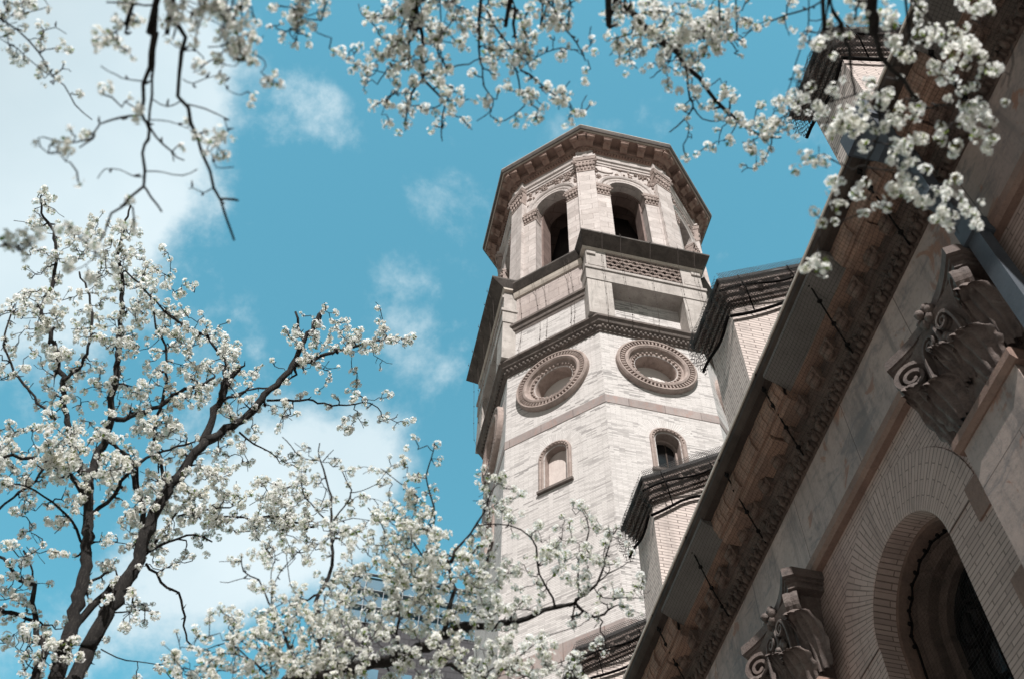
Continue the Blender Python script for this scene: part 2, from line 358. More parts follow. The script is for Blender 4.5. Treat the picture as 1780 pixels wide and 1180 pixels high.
# ------------------------------------------------------------------ ground
g = MB(); g.quad((-1500, -1500, -1.6), (1500, -1500, -1.6), (1500, 1500, -1.6), (-1500, 1500, -1.6))
M['bounce_paving'] = mat_plain('pale warm bounce paving', (.26, .235, .215), .9, .2, .25, .6)  # unseen street ground, toned pale and warm to bounce light onto the church
M['pavement'] = mat_plain('concrete pavement', (.24, .22, .20), .9, .2, .2, 1.2)
g.build('ground', 'bounce_paving', kind='structure')
g = MB(); FX = Frame((0, 0), 0)
g.box(Frame((0, 0), 90), -4.4, 3.0, -60, 90, -1.596, -1.47)
g.build('pavement', 'pavement', kind='structure')

# ------------------------------------------------------------------ bell tower
tower = empty('bell_tower', label='tall octagonal pale brick bell tower with round windows and arched open belfry', category='tower')
FACES = [0, 45, 90, 135, 180, 225, 270, 315]
ZO, ZWB, ZWS = 27.92, 23.05, 24.38
shaft = MB()
HE = AP*math.tan(pi/8)
for a in FACES:
    F = Frame((CX, CY), a, AP)
    seen = a in (180, 225, 270, 315)
    holes = [circle(.68, ZO, 32), arch(.36, ZWB, ZWS)] if seen else []
    shaft.wall(F, [(-HE, -1.6), (HE, -1.6), (HE, 29.5), (-HE, 29.5)], holes, 0, -.5)
shaft.build('shaft', 'tower_brick', tower)
for z0, z1 in ((25.68, 26.05), (16.98, 17.5)):
    b = MB(); b.octo([(AP-.02, z0), (AP+.015, z0), (AP+.015, z1), (AP-.02, z1)]); b.build('marble_band', 'band', tower)
for a in (180, 225, 270, 315):
    F = Frame((CX, CY), a, AP)
    o = MB()
    o.arc(F, 0, ZO, [(1.29, -.01), (1.29, .13), (1.25, .18), (1.20, .18), (1.19, .11), (1.04, .10), (1.03, .17), (.96, .19), (.90, .15), (.87, .06), (.82, .05), (.80, .02), (.70, .01), (.68, -.02), (.66, -.05), (.66, -.46)], 0, 2*pi, 64)
    ring = o.build('oculus', ['trim'], tower)
    o = MB()
    for k in range(58):
        t = 2*pi*k/58; c, s_ = math.cos(t), math.sin(t)
        P = []
        for w in (.10, .172):
            for dr, dt in ((-.062, -.032), (.062, -.032), (.062, .032), (-.062, .032)):
                rr = 1.115+dr; tt = t+dt/1.115*(.8 if w > .12 else 1); P.append(F(rr*math.cos(tt), w, ZO+rr*math.sin(tt)))
        o.add(P, [(4, 5, 6, 7), (0, 1, 5, 4), (1, 2, 6, 5), (2, 3, 7, 6), (3, 0, 4, 7)])
    o.build('bead_course', 'trim', ring)
    o = MB()
    for k in range(30):
        t = 2*pi*(k+.3*random.random())/30; rr = .755+random.uniform(-.015, .015)
        o.blob((rr*math.cos(t), .03, ZO+rr*math.sin(t)), .05, .045, .05, F, 5)
    o.build('carved_wreath', 'trim', ring)
    o = MB(); o.plate(F, circle(.70, ZO, 32), -.52, -.46); o.build('panel', 'plaster', ring)
    o = MB(); prof = [(.53, -.01), (.53, .05), (.48, .075), (.44, .05), (.41, .06), (.38, .0), (.35, -.03), (.35, -.28), (.31, -.3), (.31, -.4)]
    o.arc(F, 0, ZWS, prof, 0, pi, 26)
    for sg in (-1, 1):
        m_ = len(prof); vs = [F(sg*r, w, ZWB) for r, w in prof]+[F(sg*r, w, ZWS) for r, w in prof]
        o.add(vs, [((i, i+1, i+1+m_, i+m_) if sg > 0 else (i, i+m_, i+1+m_, i+1)) for i in range(m_-1)])
    for k in range(-3, 16):
        if k < 0 or k > 12: continue
        t = pi*k/12; o.blob((.455*math.cos(t), .06, ZWS+.455*math.sin(t)), .035, .03, .035, F, 5)
    win = o.build('window', 'trim', tower)
    o = MB(); o.box(F, -.57, .57, -.42, .09, ZWB-.09, ZWB); o.build('sill', 'dark_trim', win)
    o = MB()
    if a == 270:
        o.cm = 0; o.plate(F, arch(.34, ZWB, ZWS), -.46, -.40); o.cm = 1; o.box(F, -.33, .33, -.40, -.37, ZWB, ZWB+.62); o.box(F, .05, .09, -.40, -.38, ZWB+.6, ZWS+.3)
        o.build('glass', ['glass', 'gutter'], win)
    else:
        o.plate(F, arch(.34, ZWB, ZWS), -.30, -.22); o.build('boarding', 'board', win)
    o = MB(); o.arc(F, 0, ZWS, [(.53, .004), (.93, .004), (.93, -.01)], 0, pi, 30, radial=True); o.build('voussoir_arch', 'voussoir', win)
# main moulded cornice under the balconies
c = MB()
c.octo([(AP-.02, 29.36), (AP+.05, 29.36), (AP+.06, 29.44), (AP+.12, 29.47), (AP+.13, 29.60), (AP+.22, 29.66), (AP+.27, 29.78), (AP+.33, 29.82), (AP+.33, 29.92), (AP+.28, 29.97), (3.6, 30.0)])
for a in FACES:
    F = Frame((CX, CY), a, AP)
    for k in range(22):
        u = -1.72+3.44*(k+.5)/22; c.blob((u, .15, 29.53), .058, .05, .072, F, 5)
c.build('cornice', 'dark_trim', tower)
# balcony storey: brick drum, four projecting bays, four parapets between them
d = MB(); d.octo([(3.86, 29.98), (3.86, 33.9), (3.2, 33.95)]); d.build('balcony_drum', 'tower_brick', tower)
DB = 4.46
for a in (0, 90, 180, 270):
    F = Frame((CX, CY), a, 0)
    b = MB()
    for sg in (-1, 1):
        u0, u1 = sorted((sg*1.25, sg*2.1)); b.box(F, u0, u1, 3.6, DB, 29.96, 32.10)
        u0, u1 = sorted((sg*1.36, sg*2.08)); b.box(F, u0, u1, 3.6, DB-.01, 32.86, 34.1)
    b.box(F, -2.13, 2.13, 3.6, DB+.03, 32.06, 32.72)
    b.box(F, -2.17, 2.17, 3.6, DB+.08, 32.72, 32.86)
    bay = b.build('balcony', 'bay_stone', tower)
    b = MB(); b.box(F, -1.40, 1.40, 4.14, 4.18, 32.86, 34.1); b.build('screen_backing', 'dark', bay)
    b = MB()   # pierced fish-scale screen
    nx, nz = 9, 4
    for j in range(nz+2):
        for i in range(-1, nx+1):
            rr = 1.36*2/nx*.5; u = -1.36+(i+.5+(.5 if j % 2 else 0))*2*rr; z = 32.86+j*.235
            for r_ in (rr*.99, rr*.62):
                pts = [(u+r_*math.cos(t), z+r_*1.02*math.sin(t)) for t in [pi*q/9 for q in range(10)]]
                pts = [(p, q) for p, q in pts if -1.37 < p < 1.37 and q < 34.11]
                if len(pts) > 2: b.tube([F(p, DB-.04, q) for p, q in pts], .026, 5)
    b.build('pierced_screen', 'trim', bay)
    b = MB(); b.extr(F, [(3.9, 34.09), (DB+.01, 34.09), (DB+.03, 34.12), (DB+.04, 34.16), (DB+.06, 34.19), (3.9, 34.2)], -2.2, 2.2); b.build('moulding', 'light_mould', bay)
    b = MB()
    lo, hi = (-2.20, 2.20, 3.4, DB+.07), (-2.36, 2.36, 3.4, 4.97)
    b.taper(F, lo, hi, 34.19, 34.50); b.taper(F, hi, (-2.36, 2.36, 3.4, 4.97), 34.50, 34.58)
    b.build('coping', 'lid', bay)
    for sg in (-1, 1):   # volute block on the parapet posts
        b = MB(); b.box(F, sg*1.72-.3, sg*1.72+.3, DB-.02, DB+.03, 33.0, 33.12); b.build('post_block', 'bay_stone', bay)
        b = MB(); b.box(F, sg*1.9-.16, sg*1.9+.16, DB-.02, DB+.05, 33.74, 33.9); b.build('post_block', 'bay_stone', bay)
for a in (45, 135, 225, 315):
    F = Frame((CX, CY), a, .12)
    b = MB(); b.box(F, -1.5, 1.5, 3.6, 4.19, 29.97, 31.45); b.build('brick_apron', 'tower_brick', tower)
    b = MB(); b.box(F, -1.33, 1.33, 3.6, 4.2, 31.95, 33.7); par = b.build('parapet', 'panel_stone', tower)
    b = MB(); b.extr(F, [(3.84, 31.44), (4.20, 31.44), (4.22, 31.55), (4.26, 31.60), (4.29, 31.76), (4.35, 31.80), (4.35, 31.92), (3.84, 31.95)], -1.5, 1.5); b.build('lower_moulding', 'dark_trim', par)
    b = MB(); b.extr(F, [(3.9, 33.7), (4.26, 33.7), (4.30, 33.80), (4.34, 33.96), (3.9, 33.97)], -1.4, 1.4); b.build('moulding', 'light_mould', par)
    b = MB(); b.taper(F, (-1.38, 1.38, 3.3, 4.36), (-1.3, 1.3, 3.3, 4.54), 33.97, 34.25); b.taper(F, (-1.3, 1.3, 3.3, 4.54), (-1.28, 1.28, 3.3, 4.54), 34.25, 34.34); b.build('coping', 'lid', par)
# belfry
APB = 3.95; HB = APB*math.tan(pi/8); ZS = 40.55
bw = MB(); inn = MB()
for a in FACES:
    F = Frame((CX, CY), a, APB)
    bw.wall(F, [(-HB, 33.9), (HB, 33.9), (HB, 43.6), (-HB, 43.6)], [arch(.72, 34.3, ZS, 18)], 0, -.38)
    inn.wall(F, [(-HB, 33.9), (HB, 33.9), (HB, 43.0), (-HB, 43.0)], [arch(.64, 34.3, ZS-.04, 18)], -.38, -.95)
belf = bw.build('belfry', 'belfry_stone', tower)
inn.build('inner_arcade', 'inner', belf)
b = MB()
b.octo([(2.98, 33.9), (2.98, 42.2), (0.01, 42.9)]); b.octo([(3.0, 34.25), (0.01, 34.26)])
for a in FACES:
    F = Frame((CX, CY), a, 0)
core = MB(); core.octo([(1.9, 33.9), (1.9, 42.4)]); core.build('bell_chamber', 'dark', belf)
ceil = MB(); ceil.octo([(3.0, 42.0), (1.85, 42.3)]); ceil.build('ceiling', 'inner', belf)
def small_capital(mb, F, u0, u1, w0, w1, z0, z1, fl=.07):
    h = z1-z0
    mb.box(F, u0-.02, u1+.02, w0, w1+.025, z0, z0+h*.07)
    mb.taper(F, (u0+.01, u1-.01, w0, w1), (u0-fl*.6, u1+fl*.6, w0, w1+fl*.7), z0+h*.07, z0+h*.82)
    mb.taper(F, (u0-fl*.8, u1+fl*.8, w0, w1+fl), (u0-fl*1.25, u1+fl*1.25, w0, w1+fl*1.35), z0+h*.84, z1)
    n = max(3, int((u1-u0)/.13))
    for row, (za, rr) in enumerate(((.22, .075), (.50, .07))):
        for k in range(n+row):
            u = u0+(u1-u0)*(k+.5-.5*row*(n/(n+1)))/n
            u = min(max(u, u0), u1)
            mb.blob((u, w1+.03+.02*row, z0+h*za), .055, .06, h*.15, F, 5); mb.blob((u, w1+.075+.02*row, z0+h*(za+.13)), .05, .04, .045, F, 5)
    for sg, u in ((-1, u0-fl*.7), (1, u1+fl*.7)):
        c0 = (u, w1+fl*.8, z0+h*.68)
        mb.tube([F(c0[0]+sg*.09*math.cos(t)*(1-t/14), c0[1]+.02, c0[2]+.11*math.sin(t)*(1-t/14)) for t in [q*.7 for q in range(16)]], [.032-.0013*q for q in range(16)], 5)
for k, a in enumerate(FACES):
    F = Frame((CX, CY), a, APB)
    jp = MB()
    for sg in (-1, 1):
        u0, u1 = sorted((sg*.72, sg*1.27)); jp.box(F, u0, u1, -.02, .07, 33.95, 39.72)
    j = jp.build('jamb_pilaster', 'belfry_stone', belf)
    for sg in (-1, 1):
        u0, u1 = sorted((sg*.72, sg*1.27)); cp = MB(); small_capital(cp, F, u0, u1, -.3, .07, 39.70, ZS, .05); cp.build('capital', 'trim', j)
    ar = MB()
    ar.arc(F, 0, ZS, [(.72, -.02), (.72, .05), (.80, .06), (.83, .03), (.88, .06), (.97, .07), (1.0, .03), (1.05, .09), (1.14, .12), (1.22, .09), (1.27, -.01)], 0, pi, 30)
    ar.build('archivolt', 'light_belfry' if 'light_belfry' in M else 'belfry_stone', belf)
    sp = MB()
    rs = random.Random(40+k)
    for q in range(120):
        u = rs.uniform(-1.25, 1.25); z = rs.uniform(ZS+.2, ZS+1.92)
        if math.hypot(u, z-ZS) < 1.3 or z > ZS+1.9: continue
        if math.hypot((u+.85)/.42, (z-ZS-1.62)/.27) < 1.15 and a in (270,): continue
        sp.blob((u, .01, z), rs.uniform(.04, .11), rs.uniform(.04, .09), rs.uniform(.04, .1), F, 5)
        if q % 5 == 0:
            ph = rs.uniform(0, 6); sp.tube([F(u+.13*math.cos(ph+t)*(1-t/9), .06, z+.13*math.sin(ph+t)*(1-t/9)) for t in [.7*i for i in range(10)]], .022, 4)
    sp.build('spandrel_relief', 'trim', belf)
    if a == 270:
        rd = MB(); rd.plate(F, [(-.85+.40*math.cos(2*pi*q/24), ZS+1.62+.25*math.sin(2*pi*q/24)) for q in range(24)], -.01, .05); rd.build('roundel', 'belfry_stone', belf)
for k in range(8):
    F = Frame((CX, CY), 22.5+45*k, 0)
    p_ = MB(); p_.box(F, -.37, .37, 3.6, 4.33, 33.9, 41.62); pier = p_.build('corner_pier', 'belfry_stone', belf)
    cp = MB(); small_capital(cp, F, -.37, .37, 3.7, 4.33, 41.60, 42.72, .10); cp.build('capital', 'trim', pier)
    p_ = MB(); p_.box(F, -.42, .42, 3.7, 4.37, 42.72, 42.88); p_.box(F, -.46, .46, 3.7, 4.41, 42.88, 43.0); p_.box(F, -.36, .36, 3.7, 4.34, 43.0, 43.62); p_.build('entablature_block', 'belfry_stone', pier)
e = MB()
e.octo([(3.9, 42.48), (APB+.06, 42.48), (APB+.06, 42.62), (APB+.10, 42.64), (APB+.10, 42.78), (APB+.16, 42.84), (APB+.19, 42.98), (APB+.06, 43.02), (APB+.06, 43.55)])
e.build('entablature', 'belfry_stone', belf)
e = MB(); AE = 5.19*math.cos(pi/8)
e.octo([(APB+.04, 43.50), (APB+.12, 43.52), (APB+.15, 43.62), (APB+.22, 43.64), (APB+.24, 43.74), (APB+.30, 43.76), (APB+.30, 44.06), (AE-.12, 44.10)])
cor = e.build('roof_cornice', 'terracotta', tower)
e = MB()
for a in FACES:
    F = Frame((CX, CY), a, APB)
    for k in range(26): u = -1.68+3.36*(k+.5)/26; e.box(F, u-.036, u+.036, .12, .215, 43.53, 43.645)
e.build('dentil_course', 'terracotta', cor)
def bracket(F, w0, w1):
    b = MB()
    L_ = w1-w0
    pr = [(w0, 43.70), (w0+.08, 43.66), (w0+L_*.35, 43.70), (w0+L_*.62, 43.80), (w0+L_*.80, 43.80), (w0+L_*.93, 43.84), (w0+L_, 43.93), (w0+L_*.98, 44.02), (w0+L_, 44.08), (w0, 44.09)]
    for u0, u1, dz in ((-.155, -.055, 0), (-.055, .055, .02), (.055, .155, 0)):
        b.extr(F, [(w, z+(dz if z < 43.9 else 0)) for w, z in pr], u0, u1)
    b.extr(F, [(w0, 44.0), (w1+.05, 44.0), (w1+.05, 44.09), (w0, 44.10)], -.20, .20)
    b.tube([F(u, w0+L_*.86, 43.90) for u in (-.165, .165)], .11, 10)
    b.build('bracket', 'terracotta', cor)
class Off:
    def __init__(s, F, du): s.F, s.du = F, du
    def __call__(s, u, w, z): return s.F(u+s.du, w, z)
for a in FACES:
    F = Frame((CX, CY), a, APB)
    for u in (-1.5, -.75, 0, .75, 1.5): bracket(Off(F, u), .24, AE-APB-.20)
    bracket(Frame((CX, CY), a+22.5, APB/math.cos(pi/8)), .18, (AE-.24-APB)/math.cos(pi/8))
e = MB(); e.octo([(AE-.13, 44.08), (AE-.13, 44.14), (AE-.06, 44.16)]); e.build('soffit_moulding', 'light_mould', cor)
e = MB(); e.octo([(AE-.07, 44.14), (AE-.03, 44.16), (AE, 44.28), (AE, 44.40)]); e.build('fascia', 'lid', cor)
e = MB(); e.octo([(AE-.02, 44.39), (AE+.015, 44.395), (AE+.015, 44.44), (AE-.05, 44.45), (.05, 46.3)]); e.build('roof', 'light_mould', cor)
# guard wires hung over the balconies
def hang(F, u, du, segs):
    w = MB(); pts = []
    for (wo, z) in segs: pts.append(F(u+du*(34.5-z)/5+random.uniform(-.015, .015), wo+random.uniform(0, .03), z))
    w.tube(pts, .007, 4)
    for p in pts[1:-1]: w.blob(p, .022, .022, .02, None, 5)
    w.build('guard_wire', 'wire', tower)
for a in (180, 270):
    F = Frame((CX, CY), a, 0)
    for u, du in ((-1.6, .1), (-.95, .25), (.15, .02), (1.15, .12), (1.75, .15)):
        hang(F, u, du, [(5.0, 34.62), (5.0, 34.45), (4.78, 33.8), (4.72, 32.8), (4.68, 31.9), (4.66, 30.9), (4.62, 29.95), (4.45, 29.5)])
F = Frame((CX, CY), 225, 0)
for u, du in ((-1.1, .05), (-.55, .35), (-.15, .15), (.75, .2), (.95, .1)):
    hang(F, u, du, [(4.6, 34.4), (4.58, 34.2), (4.42, 33.4), (4.38, 32.4), (4.34, 31.6), (4.42, 30.7), (4.56, 29.95), (4.42, 29.5)])
# ------------------------------------------------------------------ church front
church = empty('church', label='dark shaded brick and marble church front with deep netted eaves and carved capitals', category='church')
FW = Frame((4.5, 0), 180, 0)            # u = -y, w = out towards the street
PER = 3.6; Y0, Y1 = -7.2, 18.0
PILY = [3.95+PER*k for k in range(-2, 4)]; WINY = [5.75+PER*k for k in range(-2, 4)]
wl = MB()
HWIN, ZWIN0, ZSPR = .67, 2.2, 6.34
wl.wall(FW, [(-Y1, -1.6), (-Y0, -1.6), (-Y0, 7.72), (-Y1, 7.72)], [shift(arch(HWIN, ZWIN0, ZSPR, 24), -y) for y in WINY if Y0+1 < y < Y1-1], 0, -.22)
wl.build('front_wall', 'facade_brick', church)
x = MB(); x.box(FW, -Y1, -Y0, -.3, .04, 7.88, 8.86); x.build('marble_frieze', 'marble', church)
x = MB(); x.extr(FW, [(-.2, 7.70), (.07, 7.70), (.10, 7.74), (.10, 7.83), (.06, 7.89), (-.2, 7.89)], -Y1, -Y0); x.build('string_course', 'terracotta', church)
for y in WINY:
    if not (Y0+1 < y < Y1-1): continue
    F = Off(FW, -y)
    o = MB(); o.arc(F, 0, ZSPR, [(HWIN, .004), (HWIN+.02, .010), (HWIN+.52, .010), (HWIN+.53, -.01)], 0, pi, 40, radial=True)
    wn = o.build('window', 'facade_voussoir', church)
    def jambprof(prof, mat, name, beads=False):
        o = MB(); o.arc(F, 0, ZSPR, prof, 0, pi, 30)
        for sg in (-1, 1):
            m_ = len(prof); vs = [F(sg*r, w, ZWIN0) for r, w in prof]+[F(sg*r, w, ZSPR) for r, w in prof]
            o.add(vs, [((i, i+1, i+1+m_, i+m_) if sg > 0 else (i, i+m_, i+1+m_, i+1)) for i in range(m_-1)])
        if beads:
            r0 = prof[2][0]
            for k in range(19): t = pi*k/18; o.blob((r0*math.cos(t), prof[2][1]+.02, ZSPR+r0*math.sin(t)), .026, .025, .026, F, 5)
            for sg in (-1, 1):
                for k in range(18): o.blob((sg*r0, prof[2][1]+.02, ZSPR-.2*k-.16), .026, .025, .03, F, 5)
        return o.build(name, mat, wn)
    jambprof([(HWIN+.01, -.20), (HWIN-.03, -.21), (HWIN-.03, -.34), (HWIN-.02, -.36)], 'soffit_dark', 'brick_reveal')
    jambprof([(HWIN-.01, -.34), (HWIN-.09, -.36), (HWIN-.13, -.33), (HWIN-.17, -.40), (HWIN-.17, -.50), (HWIN-.24, -.53), (HWIN-.24, -.62)], 'carved', 'frame', False)
    o = MB(); o.plate(F, arch(HWIN-.2, ZWIN0, ZSPR, 20), -.66, -.60); gl = o.build('glass', 'glass', wn)
    o = MB()
    for u in (-.2, 0, .2): o.tube([F(u, -.585, ZWIN0), F(u, -.585, ZSPR+.1)], .014, 5)
    for k in range(12): o.tube([F(-.44, -.585, ZWIN0+.35*k), F(.44, -.585, ZWIN0+.35*k)], .010, 4)
    for cu, cz, rr in ((-.2, ZSPR+.0, .19), (.2, ZSPR, .19), (0, ZSPR+.22, .17), (0, ZSPR-.45, .2)):
        o.tube([F(cu+rr*math.cos(t), -.58, cz+rr*math.sin(t)) for t in [2*pi*q/20 for q in range(21)]], .016, 5)
    for q in range(9):
        t0 = random.uniform(.2, 2.9)
        o.tube([F(.4*math.cos(t0)*s_, -.582, ZSPR-.2+.5*math.sin(t0)*s_+.05*math.sin(6*s_)) for s_ in [i/8 for i in range(9)]], .007, 4)
    o.build('tracery', 'lead', wn)
    o = MB()   # netting hung across the opening, its edge cord and clips
    n = 12; hw = HWIN-.10
    gv = []
    for i in range(n+1):
        for j in range(26):
            z = ZWIN0+(ZSPR+hw-ZWIN0)*j/25; uu = -hw+2*hw*i/n
            lim = hw if z < ZSPR else math.sqrt(max(hw*hw-(z-ZSPR)**2, 0)); uu *= lim/hw
            gv.append(F(uu, -.30-.07*math.sin(pi*i/n)*(.6+.4*math.sin(j*.9))+random.uniform(-.008, .008), z))
    o.add(gv, [(i*26+j, (i+1)*26+j, (i+1)*26+j+1, i*26+j+1) for i in range(n) for j in range(25)], True)
    o.build('netting', 'net', wn)
    o = MB(); hw += .015
    path = [(-hw, ZWIN0+k*.5) for k in range(8)]+[(hw*math.cos(t), ZSPR+hw*math.sin(t)*.94) for t in [pi-pi*q/16 for q in range(17)]]+[(hw, ZWIN0+k*.5) for k in range(7, -1, -1)]
    o.tube([F(a, -.285+.012*math.sin(3*i), b) for i, (a, b) in enumerate(path)], .011, 5)
    for a_, b_ in path: o.blob((a_*.99, -.27, b_), .019, .02, .022, F, 6)
    o.build('net_cord', 'lead', wn)
    o = MB(); o.box(F, -HWIN-.15, HWIN+.15, -.6, .12, ZWIN0-.18, ZWIN0); o.build('sill', 'trim', wn)
# carved capital -----------------------------------------------------
def leaf(mb, F, u, w, z0, h, wid, curl, lean=0., nseg=16, ncol=18):
    """acanthus leaf: broad ribbed blade with lobed edges whose rounded head rolls forward"""
    vs = []
    for i in range(nseg+1):
        t = i/nseg
        wf = (.62+.38*math.sin(pi*min(1., t*.95)))*(1 if t < .75 else 1-.30*((t-.75)/.25)**2)*(1+.07*math.sin(t*pi*7))
        for j in range(ncol+1):
            s_ = j/ncol*2-1; tt = t*(1-.13*s_*s_)
            if tt < .70: zz = h*tt/.70*.90; ww = .03*tt+.075*curl*(tt/.7)**3
            else:
                a = (tt-.70)/.30*pi*.95; rr_ = h*.115*curl
                zz = h*.90+rr_*math.sin(a); ww = .021+.075*curl+rr_*(1-math.cos(a))
            rib = .024*math.cos(s_*pi*4.5)*(1-.25*abs(s_))-.05*s_*s_*(1-.4*t)+.012*(1-abs(s_))
            vs.append(F(u+s_*wid*.5*wf+lean*t*t, w+ww+rib+.03, z0+zz-.10*h*abs(s_)*t+.010*math.sin(abs(s_)*14+t*6)))
    m_ = ncol+1
    mb.add(vs, [(i*m_+j, i*m_+j+1, (i+1)*m_+j+1, (i+1)*m_+j) for i in range(nseg) for j in range(ncol)], True)
def volute(mb, F, c, e, p, r, sg, turns=2., thick=.034, wid=.11, stem=None):
    """scroll: a flat band wound in the plane (e, z) about c, its width lying along p"""
    n = 44; path = []
    if stem: path += [(q[0], q[1], .75+.25*k/len(stem)) for k, q in enumerate(stem)]
    for i in range(n+1):
        t = i/n; a = pi*.95-t*turns*2*pi; q = r*(1-.86*t**.9)
        path.append((q*math.cos(a), q*math.sin(a), 1-.35*t))
    vs = []
    for k, (x, z, sc) in enumerate(path):
        x0, z0, _ = path[max(k-1, 0)]; x1, z1, _ = path[min(k+1, len(path)-1)]; l = math.hypot(x1-x0, z1-z0) or 1
        nx, nz = -(z1-z0)/l, (x1-x0)/l
        for (h, d) in ((-.5, -.5), (.5, -.5), (.62, -.25), (.42, 0), (.62, .25), (.5, .5), (-.5, .5)):
            X = x+nx*thick*h*sc; Z = z+nz*thick*h*sc; d *= wid*sc
            vs.append(F(c[0]+e[0]*X+p[0]*d, c[1]+e[1]*X+p[1]*d, c[2]+Z))
    m_ = 7; mb.add(vs, [(i*m_+j, i*m_+(j+1) % m_, (i+1)*m_+(j+1) % m_, (i+1)*m_+j) for i in range(len(path)-1) for j in range(m_)]+[tuple(range(m_-1, -1, -1))])
    mb.blob((c[0], c[1], c[2]), r*.2, r*.2, r*.2, F, 8)
for y in PILY:
    if not (Y0 < y < Y1): continue
    F = Off(FW, -y)
    p_ = MB(); p_.box(F, -.40, .40, -.05, .20, -1.2, 6.50); p_.box(F, -.48, .48, -.05, .26, -1.6, -1.0)
    pil = p_.build('pilaster', 'marble', church)
    p_ = MB(); p_.extr(F, [(-.02, 6.42), (.215, 6.42), (.25, 6.46), (.25, 6.53), (.22, 6.56), (-.02, 6.56)], -.45, .45); p_.build('neck_moulding', 'terracotta', pil)
    c = MB()
    lv = [(6.55, .37, .18), (6.9, .375, .19), (7.2, .40, .21), (7.4, .44, .25), (7.54, .49, .30)]
    vs = []
    for z, hu, w in lv: vs += [F(-hu, -.02, z), F(-hu, w, z), F(0, w+.02, z), F(hu, w, z), F(hu, -.02, z)]
    c.add(vs, [(i*5+j, i*5+j+1, (i+1)*5+j+1, (i+1)*5+j) for i in range(len(lv)-1) for j in range(4)], False)
    def aplan(k, wo):
        f = [(-.62*k, -.02), (-.62*k, .30*wo), (-.56*k, .385*wo)]
        for q in range(1, 12): s_ = q/12*2-1; f.append((.55*k*s_, .385*wo-.125*wo*(1-s_*s_)))
        return f+[(.56*k, .385*wo), (.62*k, .30*wo), (.62*k, -.02)]
    c.plan(F, aplan(.93, .90), 7.50, 7.565); c.plan(F, aplan(.975, .97), 7.565, 7.60); c.plan(F, aplan(1.02, 1.05), 7.60, 7.70)
    cap = c.build('capital', 'capital', pil)
    l_ = MB()
    for u in (-.23, .23): leaf(l_, F, u, .20, 6.57, .40, .44, .95)
    for u, ln in ((-.43, -.05), (.43, .05)): leaf(l_, F, u, .13, 6.62, .62, .40, 1.05, ln)
    leaf(l_, F, 0, .22, 6.72, .42, .26, .9)
    l_.build('acanthus', 'capital', cap)
    v_ = MB()
    for sg in (-1, 1):
        volute(v_, F, (sg*.45, .285, 7.33), (sg*.80, .60), (-sg*.60, .80), .165, sg, 2.0, .042, .15, [(-.46, -.42), (-.40, -.30), (-.33, -.17), (-.25, -.05)])
        volute(v_, F, (sg*.115, .275, 7.37), (-sg*1., .0), (0., 1.), .085, -sg, 1.7, .026, .09, [(-.13, -.36), (-.13, -.24), (-.12, -.12), (-.10, -.02)])
    v_.build('volutes', 'capital', cap)
    r_ = MB()
    for q in range(7): t = 2*pi*q/7; r_.blob((.075*math.cos(t), .27, 7.20+.075*math.sin(t)), .05, .03, .05, F, 6)
    r_.blob((0, .30, 7.20), .035, .04, .035, F, 6); r_.tube([F(0, .25, 6.9), F(.01, .27, 7.1), F(0, .29, 7.5)], .025, 6)
    for q in range(6): t = 2*pi*q/6; r_.blob((.07*math.cos(t), .31, 7.60+.07*math.sin(t)), .055, .05, .055, F, 6)
    r_.blob((0, .37, 7.60), .045, .045, .045, F, 6); r_.build('rosette', 'capital', cap)
for (y, z) in ((4.62, 6.10), (4.60, 5.15), (4.6, 4.2), (8.22, 6.10), (8.2, 5.15), (3.3, 5.6)):
    q = MB(); q.box(Off(FW, -y), -.10, .10, -.05, .018, z, z+.34); q.build('quoin_block', 'terracotta', church)
# eaves cornice -------------------------------------------------------
cn = MB()
cn.extr(FW, [(-.3, 8.80), (.05, 8.80), (.06, 8.84), (.10, 8.87), (.14, 8.98), (.17, 9.02), (.17, 9.06), (.20, 9.07), (.20, 9.22), (.16, 9.24)], -Y1, -Y0, False)
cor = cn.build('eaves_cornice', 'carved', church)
o = MB(); rs = random.Random(5); y = 1.0
while y < 18:
    F = Off(FW, -y)
    o.blob((0, .085, 8.895), .046, .06, .085, F, 6); o.blob((.065, .075, 8.87), .016, .05, .07, F, 5)
    for q in range(3):
        if rs.random() < .8: o.blob((rs.uniform(-.06, .06), rs.uniform(.10, .16), rs.uniform(8.88, 9.0)), rs.uniform(.018, .035), .035, rs.uniform(.02, .045), F, 5)
    ph = rs.uniform(0, 6); o.tube([F(.055*math.cos(t+ph), .10+.05*t/6, 8.92+.065*math.sin(t+ph)) for t in [0, .8, 1.6, 2.4, 3.2, 4.0]], .015, 4)
    y += .13
o.build('leaf_ornament', 'carved', cor)
o = MB(); y = 1.0
while y < 18:
    F = Off(FW, -y); q = rs.uniform(.93, 1.05)
    o.taper(F, (-.085*q, .085*q, .10, .235), (-.10*q, .10*q, .10, .30), 9.05, 9.20); o.blob((0, .24, 9.075), .08*q, .055, .06, F, 7); o.blob((0, .285, 9.14), .075, .035, .05, F, 6)
    y += .36
o.build('dentil_course', 'soffit_dark', cor)
